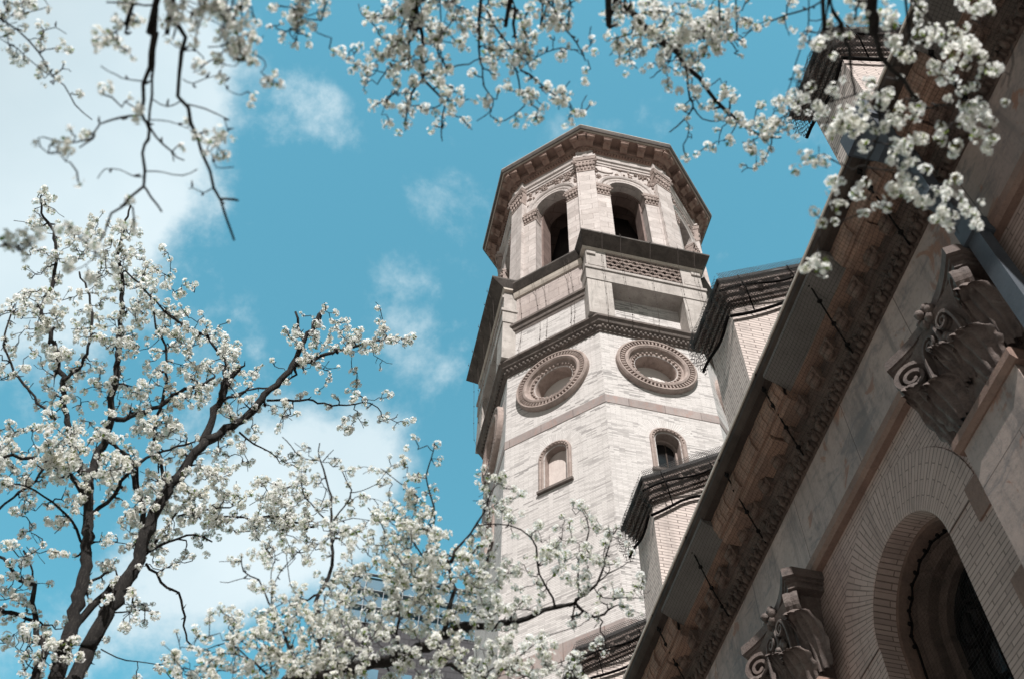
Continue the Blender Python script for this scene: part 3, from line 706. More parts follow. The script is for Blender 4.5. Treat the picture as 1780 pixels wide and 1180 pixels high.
# corona soffit: stretches of brown stone panels between plain recesses faced with grey sheet
sec = []   # (y0, y1, grey)
yy = -6.0
for k in range(-3, 4): sec += [(4.32+PER*k+.12, 5.98+PER*k, True), (5.98+PER*k, 4.44+PER*(k+1), False)]
for (a_, b_, grey) in sec:
    a_, b_ = max(a_, Y0), min(b_, Y1)
    if b_-a_ < .1: continue
    F = Off(FW, -b_); L_ = b_-a_
    if grey:
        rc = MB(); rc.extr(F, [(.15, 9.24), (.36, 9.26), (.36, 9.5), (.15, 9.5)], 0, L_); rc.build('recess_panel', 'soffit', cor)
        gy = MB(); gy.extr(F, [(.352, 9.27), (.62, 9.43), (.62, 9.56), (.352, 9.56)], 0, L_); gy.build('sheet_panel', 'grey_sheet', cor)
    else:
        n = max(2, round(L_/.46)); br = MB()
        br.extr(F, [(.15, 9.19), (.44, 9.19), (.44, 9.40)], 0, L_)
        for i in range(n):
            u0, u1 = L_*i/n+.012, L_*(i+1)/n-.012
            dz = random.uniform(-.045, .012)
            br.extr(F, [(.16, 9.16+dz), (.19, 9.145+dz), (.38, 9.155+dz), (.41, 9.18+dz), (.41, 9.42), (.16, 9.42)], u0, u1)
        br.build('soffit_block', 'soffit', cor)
        mo = MB(); k_ = 6
        for i in range(k_*4):
            u0, u1 = L_*i/k_/4, L_*(i+1)/k_/4; q = random.uniform(-.03, .012)
            mo.extr(F, [(.405, 9.20), (.43, 9.19), (.465+q, 9.21), (.48+q, 9.26), (.505+q, 9.30), (.505, 9.5), (.405, 9.5)], u0, u1)
        mo.build('edge_moulding', 'soffit', cor)
o = MB(); o.extr(FW, [(.30, 9.46), (.59, 9.45), (.615, 9.47), (.648, 9.51), (.655, 9.60), (.60, 9.64), (.3, 9.66)], -Y1, -Y0); o.build('gutter', 'gutter', cor)
o = MB(); o.box(FW, -Y1, -Y0, .648, .668, 9.585, 9.625); o.build('gutter_lip', 'light_mould', cor)
o = MB(); gv = []; ny = 120
for i in range(ny+1):
    yy = 1.0+16.5*i/ny; sag = .03*abs(math.sin(i*pi/8))
    for j in range(7):
        t = j/6; gv.append((4.5-(.10+.53*t), yy, 8.84+(9.44-8.84)*t-.055*math.sin(pi*t)-sag*math.sin(pi*t)))
o.add(gv, [(i*7+j, (i+1)*7+j, (i+1)*7+j+1, i*7+j+1) for i in range(ny) for j in range(6)], True)
o.build('eaves_netting', 'net', cor)
for y in (2.2, 3.5, 4.75, 6.05, 7.25, 8.45, 9.8, 11.2, 12.8):
    o = MB(); pts = []
    for k in range(13):
        t = k/12; pts.append((4.5-(.09+.57*t), y+.42*(1-t), 8.83+.75*t-.07*math.sin(pi*t)))
    o.tube(pts, .009, 5)
    for k in (2, 5, 8, 10): o.blob(pts[k], .028, .03, .022, None, 6)
    o.build('net_cord', 'lead', cor)
# downpipe beside the nearest capital
Fp = Off(FW, -3.22)
o = MB(); o.box(Fp, -.075, .075, .12, .24, -1.5, 7.72); o.taper(Fp, (-.075, .075, .12, .24), (-.075, .075, .30, .42), 7.86, 8.30); o.box(Fp, -.075, .075, .30, .42, 8.30, 9.3)
dp = o.build('downpipe', 'pipe', church)
o = MB(); o.box(Fp, -.10, .10, .09, .27, 7.66, 7.88); o.build('pipe_collar', 'pipe', dp)
o = MB(); o.taper(Fp, (-.09, .09, .27, .45), (-.09, .09, .28, .44), 8.24, 8.40); o.build('pipe_collar', 'pipe', dp)
o = MB(); o.taper(Fp, (-.12, .12, .36, .56), (-.2, .2, .32, .70), 9.15, 9.40); o.box(Fp, -.22, .22, .30, .74, 9.40, 9.72); o.build('leader_head', 'pipe', dp)
# aisle and nave roofs behind the eaves
o = MB(); o.quad((3.9, Y0, 9.6), (3.9, Y1, 9.6), (9.2, Y1, 12.2), (9.2, Y0, 12.2)); o.quad((9.2, Y0, 12.2), (9.2, Y1, 12.2), (9.2, Y1, 15.0), (9.2, Y0, 15.0)); o.quad((9.2, Y0, 15), (9.2, Y1, 15), (17, Y1, 17), (17, Y0, 17))
o.build('roof', 'roof', church)
# brick piers with raking netted copings standing above the eaves
XP = 4.42
for i, y0 in enumerate((3.42, 7.12, 10.75, 14.75)):
    y1 = y0+.78; zt = 12.80 if i != 0 else 12.45
    p_ = MB(); sl_ = .72; X1 = 9.2
    Fy = Frame((XP, y0), 270, 0)          # u = x-XP, w = -(y-y0)
    prof = [(0, 9.5), (X1-XP, 9.5), (X1-XP, zt+.35+sl_*(X1-XP)), (0, zt+.35)]
    p_.plate(Fy, prof, -(y1-y0), 0)
    pr = p_.build('buttress_pier', 'pier_brick', church)
    c = MB()
    for (o_, z0, z1) in ((.03, .0, .08), (.06, .08, .20), (.10, .20, .33), (.15, .33, .42)):
        pf = [(-o_, zt+z0-.1), (0, zt+z0), (X1-XP, zt+z0+sl_*(X1-XP)), (X1-XP, zt+z1+sl_*(X1-XP)), (0, zt+z1), (-o_, zt+z1-.1)]
        c.plate(Fy, pf, -(y1-y0)-o_, o_)
    for k in range(14):
        u = -.1+.30*k; c.blob((u, .10, zt+.26+sl_*u), .06, .06, .08, Fy, 5)
    cpn = c.build('coping', 'trim', pr)
    c = MB(); pf = [(-.18, zt+.32), (0, zt+.425), (X1-XP, zt+.425+sl_*(X1-XP)), (X1-XP, zt+.49+sl_*(X1-XP)), (0, zt+.49), (-.20, zt+.36)]
    c.plate(Fy, pf, -(y1-y0)-.19, .19); c.build('tiled_cap', 'roof', cpn)
    rs = random.Random(30+i); nt_ = MB()
    def drape(pa, pb, n=18, m=7, amp=.05, lu=5., lv=.85):
        gv = []; gu = []
        for a_ in range(n+1):
            for b_ in range(m+1):
                t, s_ = a_/n, b_/m; gu.append((t*lu, s_*lv)); P = Vector(pa(t, s_)); bl = math.sin(pi*s_)
                gv.append(P+Vector((rs.uniform(-1, 1), rs.uniform(-1, 1), rs.uniform(-1, 1)))*amp*.5*bl+Vector(pb)*amp*2.2*bl*abs(math.sin(t*9+i)))
        nt_.add(gv, [(a_*(m+1)+b_, (a_+1)*(m+1)+b_, (a_+1)*(m+1)+b_+1, a_*(m+1)+b_+1) for a_ in range(n) for b_ in range(m)], True, gu)
    for rep in range(2):
        drape(lambda t, s_: Fy(-.20+4.2*t, .21-.17*s_**1.5, zt+.47+sl_*4.2*t-(.62+.12*abs(math.sin(t*7+i)))*s_), (0, -.6, -.3), 22, 7, .05+.02*rep)
        drape(lambda t, s_: Fy(-.22+.18*s_**1.5, .21-1.2*t, zt+.42-(.62+.12*math.sin(t*6+i))*s_), (-.6, 0, -.6), 14, 7, .06+.03*rep, 1.3, .75)
    nt_.build('draped_netting', 'net_dense', pr)
    cd = MB()
    cd.tube([Fy(-.20+4.2*t, .20, zt+.02+sl_*4.2*t+.05*math.sin(t*20)) for t in [q/20 for q in range(21)]], .018, 5)
    cd.tube([Fy(-.05+4.2*t, .05, zt-.22+sl_*4.2*t-.12*abs(math.sin(t*8+i))) for t in [q/24 for q in range(25)]], .024, 5)
    cd.tube([Fy(-.1, .06-1.0*t, zt-.35-.1*math.sin(t*5)) for t in [q/8 for q in range(9)]], .022, 5)
    for q in range(5): t = .1+.2*q; cd.tube([Fy(4.2*t-.3, .22, zt+.46+sl_*(4.2*t-.3)), Fy(4.2*t-.22, .21, zt+.15+sl_*(4.2*t-.3)), Fy(4.2*t-.1, .06, zt-.2+sl_*(4.2*t-.2))], .010, 4)
    cd.build('net_cord', 'lead', pr)

# ------------------------------------------------------------------ far office tower
off = empty('office_tower', label='distant dark office tower with a blue glass crown behind the blossom', category='building')
M['off_wall'] = mat_brick('dark office cladding', (.062, .060, .066), (.05, .048, .053), (.035, .034, .037), 3., 1.2, .12, dark_amt=.2, stain=(.06, .058, .062))
M['off_glass'] = mat_plain('blue crown glass', (.09, .19, .26), .15, .5, .3, .1)
M['off_frame'] = mat_plain('steel', (.20, .23, .25), .5, .3, .2, 1)
FO = Frame((0, 132), 270, 0)
o = MB(); o.box(FO, 1, 48, -28, 0, -1.6, 117); o.build('body', 'off_wall', off)
o = MB(); o.box(FO, 1.4, 47, -27, -.5, 117, 127); o.build('glass_crown', 'off_glass', off)
o = MB()
for k in range(16): o.box(FO, 1+3*k, 1.1+3*k, -.5, .1, 117, 127.3)
for k in range(4): o.box(FO, 1, 48, -.5, .12, 117.0+3.4*k, 117.1+3.4*k)
o.build('crown_frame', 'off_frame', off)
for k in range(9):
    for j in range(5):
        o = MB(); o.box(FO, 5+5*j, 8+5*j, -.2, .06, 66+5*k, 68.6+5*k); o.build('window', 'off_glass', off)

# ------------------------------------------------------------------ flowering pear trees
FR = dict(A=(0, 0, 2.682), B=(0, 320, 2.6825), C=(300, 480, 2.8095), D=(0, 740, 2.6825), E=(360, 740, 2.6825), F=(700, 740, 2.6818), G=(460, 0, 3.934), H=(860, 0, 3.296), I=(1340, 0, 2.95))
def px(fr, p): o = FR[fr]; return (o[0]+p[0]/o[2], o[1]+p[1]/o[2])

def corymb(rng, nf, rad, fr_):
    """a rounded flower head: five-petalled flowers on a small ball; returns quads (n,4,3) and a material id per quad"""
    Q = []; mi = []
    for i in range(nf):
        zc = 1-1.45*(i+.5)/nf; ph = i*2.39996+rng.uniform(-.6, .6); s_ = math.sqrt(max(0, 1-zc*zc))
        n = np.array((s_*math.cos(ph), s_*math.sin(ph), zc))+rng.normal(0, .34, 3); n /= np.linalg.norm(n)
        c = n*rad*rng.uniform(.70, 1.18)
        a = np.cross(n, (.3, .5, .8)); a /= np.linalg.norm(a); b = np.cross(n, a); f0 = rng.uniform(0, 6.28); R_ = fr_*rng.uniform(.8, 1.15); cup = rng.uniform(.1, .55)
        for k in range(5):
            t = f0+k*1.2566; d = a*math.cos(t)+b*math.sin(t); e = np.cross(n, d)
            Q.append((c+d*R_*.12, c+d*R_*.62+e*R_*.50+n*R_*cup*.55, c+d*R_*1.05+n*R_*cup*rng.uniform(.8, 1.3), c+d*R_*.62-e*R_*.50+n*R_*cup*.55)); mi.append(0)
        h = R_*.26
        Q.append((c+a*h+n*h*.7, c+b*h+n*h*.7, c-a*h+n*h*.7, c-b*h+n*h*.7)); mi.append(1)
        g_ = fr_*.09; Q.append((n*0, c*.5+b*g_, c*.97, c*.5-b*g_)); mi.append(1)
    for i in range(3):
        n = rng.normal(0, 1, 3); n[2] -= .5; n /= np.linalg.norm(n); a = np.cross(n, (.3, .5, .8)); a /= np.linalg.norm(a)
        L_ = rad*rng.uniform(.8, 1.35); Q.append((n*rad*.15, n*L_*.6+a*L_*.22, n*L_, n*L_*.6-a*L_*.22)); mi.append(2)
    return np.array(Q), np.array(mi, np.int32)
_rng = np.random.default_rng(3)
HEADS_N = [corymb(_rng, int(n), .0265*q, .0145) for n, q in ((13, 1.05), (11, 1.), (9, .9), (7, .85), (12, 1.1), (8, 1.), (6, .8), (10, .95), (4, .7), (11, 1.15))]     # near trees
HEADS_F = [corymb(_rng, int(n), .0265*q, .0160) for n, q in ((13, 1.05), (11, 1.), (9, .9), (8, .85), (12, 1.1), (6, .8), (10, .95), (4, .7))]     # farther tree, fewer flowers

def quad_mesh(name, Q, mi, mats, parent, **props):
    me = bpy.data.meshes.new(name); n = len(Q)
    me.vertices.add(n*4); me.vertices.foreach_set('co', Q.reshape(-1).astype(np.float32))
    me.loops.add(n*4); me.loops.foreach_set('vertex_index', np.arange(n*4, dtype=np.int32))
    me.polygons.add(n); me.polygons.foreach_set('loop_start', np.arange(0, n*4, 4, dtype=np.int32)); me.polygons.foreach_set('loop_total', np.full(n, 4, np.int32))
    me.polygons.foreach_set('material_index', mi.astype(np.int32))
    for m_ in mats: me.materials.append(M[m_])
    me.update(calc_edges=True); me.validate()
    ob = bpy.data.objects.new(name, me); COL.objects.link(ob); ob.parent = parent
    for k, v in props.items(): ob[k] = v
    return ob

def smooth(pts, rad, rng, wob, step):
    """resample a hand-traced branch with a Catmull-Rom curve and a little natural crookedness"""
    P = [Vector(p) for p in pts]; out = []; ro = []
    for i in range(len(P)-1):
        p0 = P[i-1] if i else P[i]*2-P[i+1]; p1, p2 = P[i], P[i+1]; p3 = P[i+2] if i+2 < len(P) else P[i+1]*2-P[i]
        n = max(2, int((p2-p1).length/step))
        for k in range(n):
            t = k/n; q = .5*((2*p1)+(p2-p0)*t+(2*p0-5*p1+4*p2-p3)*t*t+(3*p1-p0-3*p2+p3)*t**3)
            out.append(q); ro.append(rad[i]+(rad[i+1]-rad[i])*t)
    out.append(P[-1]); ro.append(rad[-1])
    for i in range(1, len(out)-1): out[i] = out[i]+Vector(rng.normal(0, 1, 3))*min(wob*.75, ro[i]*.7)
    ro = [r*(1+rng.normal(0, .06)) for r in ro]
    return out, ro

class Tree:
    def __init__(s, name, seed, heads, scale=1., twr=1., **props):
        s.root = empty(name, **props); s.rng = np.random.default_rng(seed); s.P = []; s.Rd = []; s.heads = heads; s.twr = twr
        s.tw = MB(); s.Q = []; s.mi = []; s.scale = scale; s.limbs = []
    def limb(s, fr, pts, w0, w1, d0, d1, name='limb', bl=1., pre=None, sides=7, stub=False):
        q = [px(fr, p) for p in pts]; n = len(q); L = [0]
        for a, b in zip(q, q[1:]): L.append(L[-1]+math.hypot(b[0]-a[0], b[1]-a[1]))
        t = [l/L[-1] for l in L]; ds = [d0+(d1-d0)*x for x in t]
        P = [at(u, v, d) for (u, v), d in zip(q, ds)]
        rad = [(w0+(w1-w0)*x)*.5*d/FPX for x, d in zip(t, ds)]
        if pre: P = [Vector(p) for p, r in pre]+P; rad = [r for p, r in pre]+rad
        pl, rl = smooth(P, rad, s.rng, .011, .055)
        mb = MB(); mb.tube(pl, rl, sides if w0 > 6 else 6)
        for i in range(2, len(pl)-2):                    # knuckles and spur stubs
            if s.rng.random() < .34:
                d = Vector(s.rng.normal(0, 1, 3)).normalized(); mb.tube([pl[i], pl[i]+d*(rl[i]+.012*s.scale), pl[i]+d*(rl[i]+.03*s.scale)+Vector((0, 0, .01))], [rl[i]*.6, .0045, .002], 4)
        mb.build(name, 'bark', s.root)
        k0 = len(pre)*3 if pre else 0
        s.P += pl; s.Rd += rl
        if bl > 0: s.limbs.append((pl[k0:], rl[k0:], bl))
    def targets(s, dens, reach, spread=1.):
        """flower heads sought near every traced limb, thicker towards the tips"""
        T = []
        for pl, rl, bl in s.limbs:
            L = sum((b-a).length for a, b in zip(pl, pl[1:])); n = s.rng.poisson(dens*L*bl)
            for _ in range(n):
                t = s.rng.random()**.7; i = min(int(t*(len(pl)-1)), len(pl)-2); p = pl[i].lerp(pl[i+1], s.rng.random())
                d = Vector(s.rng.normal(0, 1, 3)); T.append(p+d.normalized()*reach*(.12+.88*s.rng.random()**1.4))
        return T
    def region(s, u, v, ru, rv, n, d0, d1):
        T = []
        while len(T) < n:
            a, b = s.rng.uniform(-1, 1, 2)
            if a*a+b*b < 1 or s.rng.random() < .12: T.append(at(u+a*ru, v+b*rv, s.rng.uniform(d0, d1)))
        return T
    def grow(s, T, rt=.0032, maxlen=9.):
        """join every target to the nearest wood by a crooked twig, nearest first, then hang the flower heads on it"""
        T = list(T); A = np.array([tuple(p) for p in T]); N = np.array([tuple(p) for p in s.P]); own = list(s.Rd)
        best = np.full(len(A), 1e9); idx = np.zeros(len(A), int)
        for c in range(0, len(N), 400):
            d = np.linalg.norm(A[:, None]-N[None, c:c+400], axis=2); j = d.argmin(1); m_ = d[np.arange(len(A)), j]
            up = m_ < best; best[up] = m_[up]; idx[up] = j[up]+c
        NP = [tuple(p) for p in N]; done = np.zeros(len(A), bool); sc = s.scale
        for _ in range(len(A)):
            i = int(np.where(done, 1e9, best).argmin()); done[i] = True
            if best[i] > maxlen: continue
            a = Vector(NP[idx[i]]); b = T[i]; L = (b-a).length; r0 = min(own[idx[i]]*.75, rt*1.9*s.twr*(1+L*1.2)+.0005)
            n = max(3, int(L/(.042*sc))+1); pts = [a]; rr = [r0]; side = Vector(s.rng.normal(0, 1, 3)); ph = s.rng.uniform(0, 6)
            ax = (b-a).normalized() if L > 1e-6 else Vector((0, 0, 1)); e1 = ax.orthogonal().normalized(); e2 = ax.cross(e1)
            bow = (e1*side.x+e2*side.y)*.13*L
            for k in range(1, n):
                t = k/n; j = Vector(s.rng.normal(0, 1, 3))*.0105*sc
                pts.append(a.lerp(b, t)+bow*math.sin(pi*t)+j+(e1*math.cos(k*2.1+ph)+e2*math.sin(k*2.1+ph))*.007*sc); rr.append(r0+(rt*.62*s.twr-r0)*t)
            pts.append(b); rr.append(rt*.55*s.twr)
            s.tw.tube(pts, rr, 5, False)
            for _q in range(int(s.rng.integers(1, 4)) if n > 3 else int(s.rng.integers(0, 2))):          # short spurs, some bare, some carrying a small head
                k = int(s.rng.integers(1, n)); d = (Vector(s.rng.normal(0, 1, 3)).normalized()+ax*.5)*s.rng.uniform(.035, .085)*sc; kn = pts[k]+d*.5+Vector(s.rng.normal(0, 1, 3))*.009*sc
                s.tw.tube([pts[k], kn, pts[k]+d*1.1], [rr[k]*.85, rr[k]*.7, rt*.42*s.twr], 4, False)
                if s.rng.random() < .5: s.flowers(pts[k]+d*1.12, ax, 1, .85)
            o = len(NP); new = np.array([tuple(p) for p in pts[1:]]); NP += [tuple(p) for p in pts[1:]]; own += rr[1:]
            rem = np.where(~done)[0]
            if len(rem):
                d = np.linalg.norm(A[rem][:, None]-new[None], axis=2); j = d.argmin(1); m_ = d[np.arange(len(rem)), j]; up = m_ < best[rem]
                best[rem[up]] = m_[up]; idx[rem[up]] = j[up]+o
            s.flowers(b, ax)
            if n > 5 and s.rng.random() < .4: s.flowers(pts[n//2]+Vector(s.rng.normal(0, 1, 3))*.025*sc, ax)
    def flowers(s, p, ax=None, k=None, size=1.):
        k = k or int(s.rng.choice((1, 1, 2, 2, 3))); sc = s.scale
        for q in range(k):
            Q, mi = s.heads[int(s.rng.integers(len(s.heads)))]
            A = s.rng.normal(0, 1, (3, 3)); A, _ = np.linalg.qr(A); A[:, 2] = A[:, 2]*np.sign(A[2, 2]+1e-9)
            z = s.rng.uniform(.62, 1.2)*sc*size; c = np.array(p)+(s.rng.normal(0, .032*sc*size, 3) if q else 0)
            s.Q.append(Q@A.T*z+c); s.mi.append(mi)
    def finish(s):
        if s.tw.v: s.tw.build('twigs', 'twig', s.root, kind='stuff')
        if s.Q: quad_mesh('blossom', np.concatenate(s.Q), np.concatenate(s.mi), ('petal', 'stamen', 'leaf'), s.root, kind='stuff')

# --- the tree on the left, in focus
t = Tree('pear_tree', 11, HEADS_F, 1.0, 2.2, label='white blossoming pear tree with two leaning trunks at the lower left', category='tree')
d0, d1 = 7.9, 10.2
b1 = at(85, 1180, d0); b2 = at(130, 1180, d0)
gx, gy_ = b1.x*.9, b1.y*.97
t.limb('D', [(255, 1180), (300, 1040), (345, 900), (385, 720), (405, 560), (410, 420), (412, 250)], 26, 14, d0, 8.8, 'trunk', .25, [((gx, gy_, -1.6), .13), ((gx+.04, gy_, .5), .10), ((gx+.05, gy_, 2.8), .075)], 10)
t.limb('D', [(350, 1180), (430, 1000), (520, 840), (590, 720), (650, 620), (690, 470), (760, 330), (800, 270), (870, 180), (960, 70)], 27, 16, d0, 9.0, 'trunk', .35, [((gx+.22, gy_+.1, -1.6), .13), ((gx+.2, gy_+.1, .5), .10), ((gx+.12, gy_+.1, 2.8), .08)], 10)
t.limb('D', [(160, 1180), (170, 1000), (165, 920), (160, 820), (150, 740), (100, 710), (0, 610)], 12, 5, 8.2, 9.0, 'trunk', .4, [((gx-.3, gy_+.3, -1.6), .06), ((gx-.25, gy_+.3, 1.5), .045)], 8)
t.limb('C', [(163, 804), (260, 750), (340, 700), (420, 625), (480, 550), (570, 460), (610, 370), (660, 280), (740, 165)], 16, 6.5, 9.0, 10.0, 'limb', .8)
for fr, pts, w0, w1, a, b, bl in (
    ('B', [(412, 1376), (375, 1327), (350, 1257), (300, 1070), (285, 920), (245, 720), (190, 600), (215, 520), (245, 460), (262, 340), (250, 225), (205, 160), (190, 80)], 12, 3.5, 8.8, 10.2, .75),
    ('D', [(412, 250), (440, 170), (500, 54)], 16, 13, 8.8, 9.1, .3),
    ('B', [(500, 1180), (520, 1060), (540, 880), (555, 740), (560, 600), (575, 440), (555, 340), (570, 230), (610, 100)], 13, 3, 9.1, 10.3, .9),
    ('C', [(150, 820), (185, 720), (235, 600), (260, 530), (325, 450)], 14, 9, 9.0, 9.4, .35),
    ('C', [(235, 600), (245, 520), (255, 405)], 8, 5, 9.2, 9.5, .4), ('C', [(245, 605), (300, 585), (370, 545)], 6, 4, 9.2, 9.4, .5),
    ('C', [(600, 430), (680, 410), (780, 370), (900, 340), (1000, 315), (1080, 295)], 8, 2.5, 9.7, 10, 1.6),
    ('C', [(460, 605), (560, 605), (650, 605), (740, 620), (850, 635), (930, 610), (1000, 640), (1020, 680)], 5, 2, 9.5, 9.9, 1.2),
    ('C', [(470, 545), (420, 550), (375, 553), (250, 600)], 3.5, 2.5, 9.6, 9.3, .9), ('C', [(660, 285), (640, 300), (625, 275), (600, 175)], 5, 4.5, 9.9, 10, .5),
    ('C', [(325, 760), (400, 820), (480, 860), (520, 905)], 4, 2, 9.1, 9.2, 1.3), ('C', [(255, 405), (210, 350), (165, 290), (90, 265), (0, 200)], 5, 4, 9.5, 9.8, 1.6),
    ('B', [(960, 705), (900, 690), (800, 620), (720, 540), (650, 470), (585, 405)], 4, 3, 9.7, 9.7, 1.2), ('B', [(540, 1095), (640, 1075), (740, 1030), (830, 970), (920, 940), (1000, 900)], 9, 4.5, 9.1, 9.5, 1.1),
    ('D', [(770, 280), (755, 230), (735, 120), (715, 0)], 7, 5, 8.9, 9.2, .6), ('B', [(715, 1140), (740, 1050), (775, 930), (775, 760), (740, 700), (715, 600), (700, 520)], 5.5, 2.5, 9.2, 9.8, 1.2),
    ('D', [(650, 620), (665, 480), (665, 380), (635, 280), (610, 180), (560, 110), (470, 50)], 11, 5, 8.7, 9.2, .8), ('D', [(640, 290), (638, 180)], 7, 6, 9, 9.05, .2),
    ('B', [(260, 1095), (200, 1040), (140, 960), (80, 900), (30, 790), (20, 730), (40, 640), (70, 560)], 5, 2.5, 8.8, 9.4, 1.2),
    ('B', [(290, 920), (340, 880), (395, 810), (420, 700), (425, 580), (405, 490), (370, 410)], 6, 3, 9.2, 9.8, 1.2),
    ('D', [(400, 330), (385, 300), (320, 230), (240, 180), (150, 150), (20, 145), (-60, 150)], 10, 4, 8.8, 8.6, 1.3), ('D', [(395, 560), (340, 450), (280, 390), (200, 325), (120, 285), (60, 270)], 5, 2.5, 8.7, 8.5, .9),
    ('D', [(-40, 410), (0, 390), (60, 330), (160, 255), (210, 190)], 5, 4, 8.4, 8.7, .8), ('D', [(430, 410), (500, 350), (555, 280), (590, 230), (680, 150), (790, 110), (900, 75)], 8, 3, 8.7, 9.1, .8),
    ('D', [(355, 915), (400, 870), (450, 810), (520, 750), (570, 710)], 13, 11, 8.2, 8.45, .2), ('D', [(400, 740), (460, 700), (520, 675)], 5, 4.5, 8.4, 8.5, .4),
    ('D', [(650, 615), (720, 540), (790, 450), (850, 370), (900, 320)], 6, 3, 8.6, 8.8, .9), ('D', [(650, 625), (740, 560), (830, 530), (910, 500), (990, 540)], 5.5, 3, 8.6, 8.7, .9),
    ('D', [(830, 420), (900, 395), (970, 385), (1073, 380)], 4, 3, 8.75, 8.8, 1.4), ('E', [(40, 430), (130, 420), (220, 440), (300, 420), (400, 450), (500, 470)], 4, 4, 8.8, 8.9, 2.2),
    ('D', [(680, 640), (735, 690), (780, 750), (830, 775), (855, 850), (865, 970), (895, 1025)], 5, 3, 8.6, 8.5, .12), ('D', [(150, 740), (155, 680), (110, 580)], 3.5, 3, 8.8, 9, .6), ('D', [(165, 910), (90, 880), (0, 878), (-60, 890)], 6, 5, 8.7, 8.6, .5),
    ('D', [(520, 870), (620, 860), (690, 862), (740, 865)], 3, 1.6, 8.4, 8.4, .8), ('D', [(470, 1040), (540, 1080), (640, 1100), (740, 1115), (800, 1180)], 2.2, 1.5, 8.1, 8.1, .5)):
    t.limb(fr, pts, w0, w1, a, b, 'limb', bl)
T = t.targets(23, .40)
for r in ((60, 790, 85, 55, 56, 8.5, 9.0), (165, 790, 70, 45, 40, 8.5, 9.0), (330, 850, 85, 60, 38, 8.6, 9.0), (430, 880, 110, 50, 64, 8.6, 9.0), (500, 905, 50, 22, 16, 8.7, 8.9), (190, 440, 75, 70, 39, 9.8, 10.3), (70, 375, 22, 40, 15, 10, 10.3), (250, 460, 60, 35, 21, 9.8, 10.2),
          (355, 620, 60, 60, 38, 9.3, 9.9), (190, 640, 120, 90, 44, 9.2, 9.8), (570, 590, 80, 45, 21, 9.8, 10.1), (340, 740, 90, 60, 32, 9, 9.5), (50, 540, 50, 40, 15, 9.2, 9.6), (100, 850, 100, 60, 21, 8.5, 8.9), (55, 1120, 40, 40, 10, 8, 8.3), (110, 1130, 25, 20, 9, 7.8, 8), (265, 910, 60, 50, 21, 8.5, 8.8), (20, 1030, 40, 60, 14, 8.4, 8.8), (130, 640, 90, 60, 18, 9.2, 9.7), (290, 560, 60, 60, 18, 9.5, 10)):
    T += t.region(*r)
t.grow(T, maxlen=1.2); t.finish()

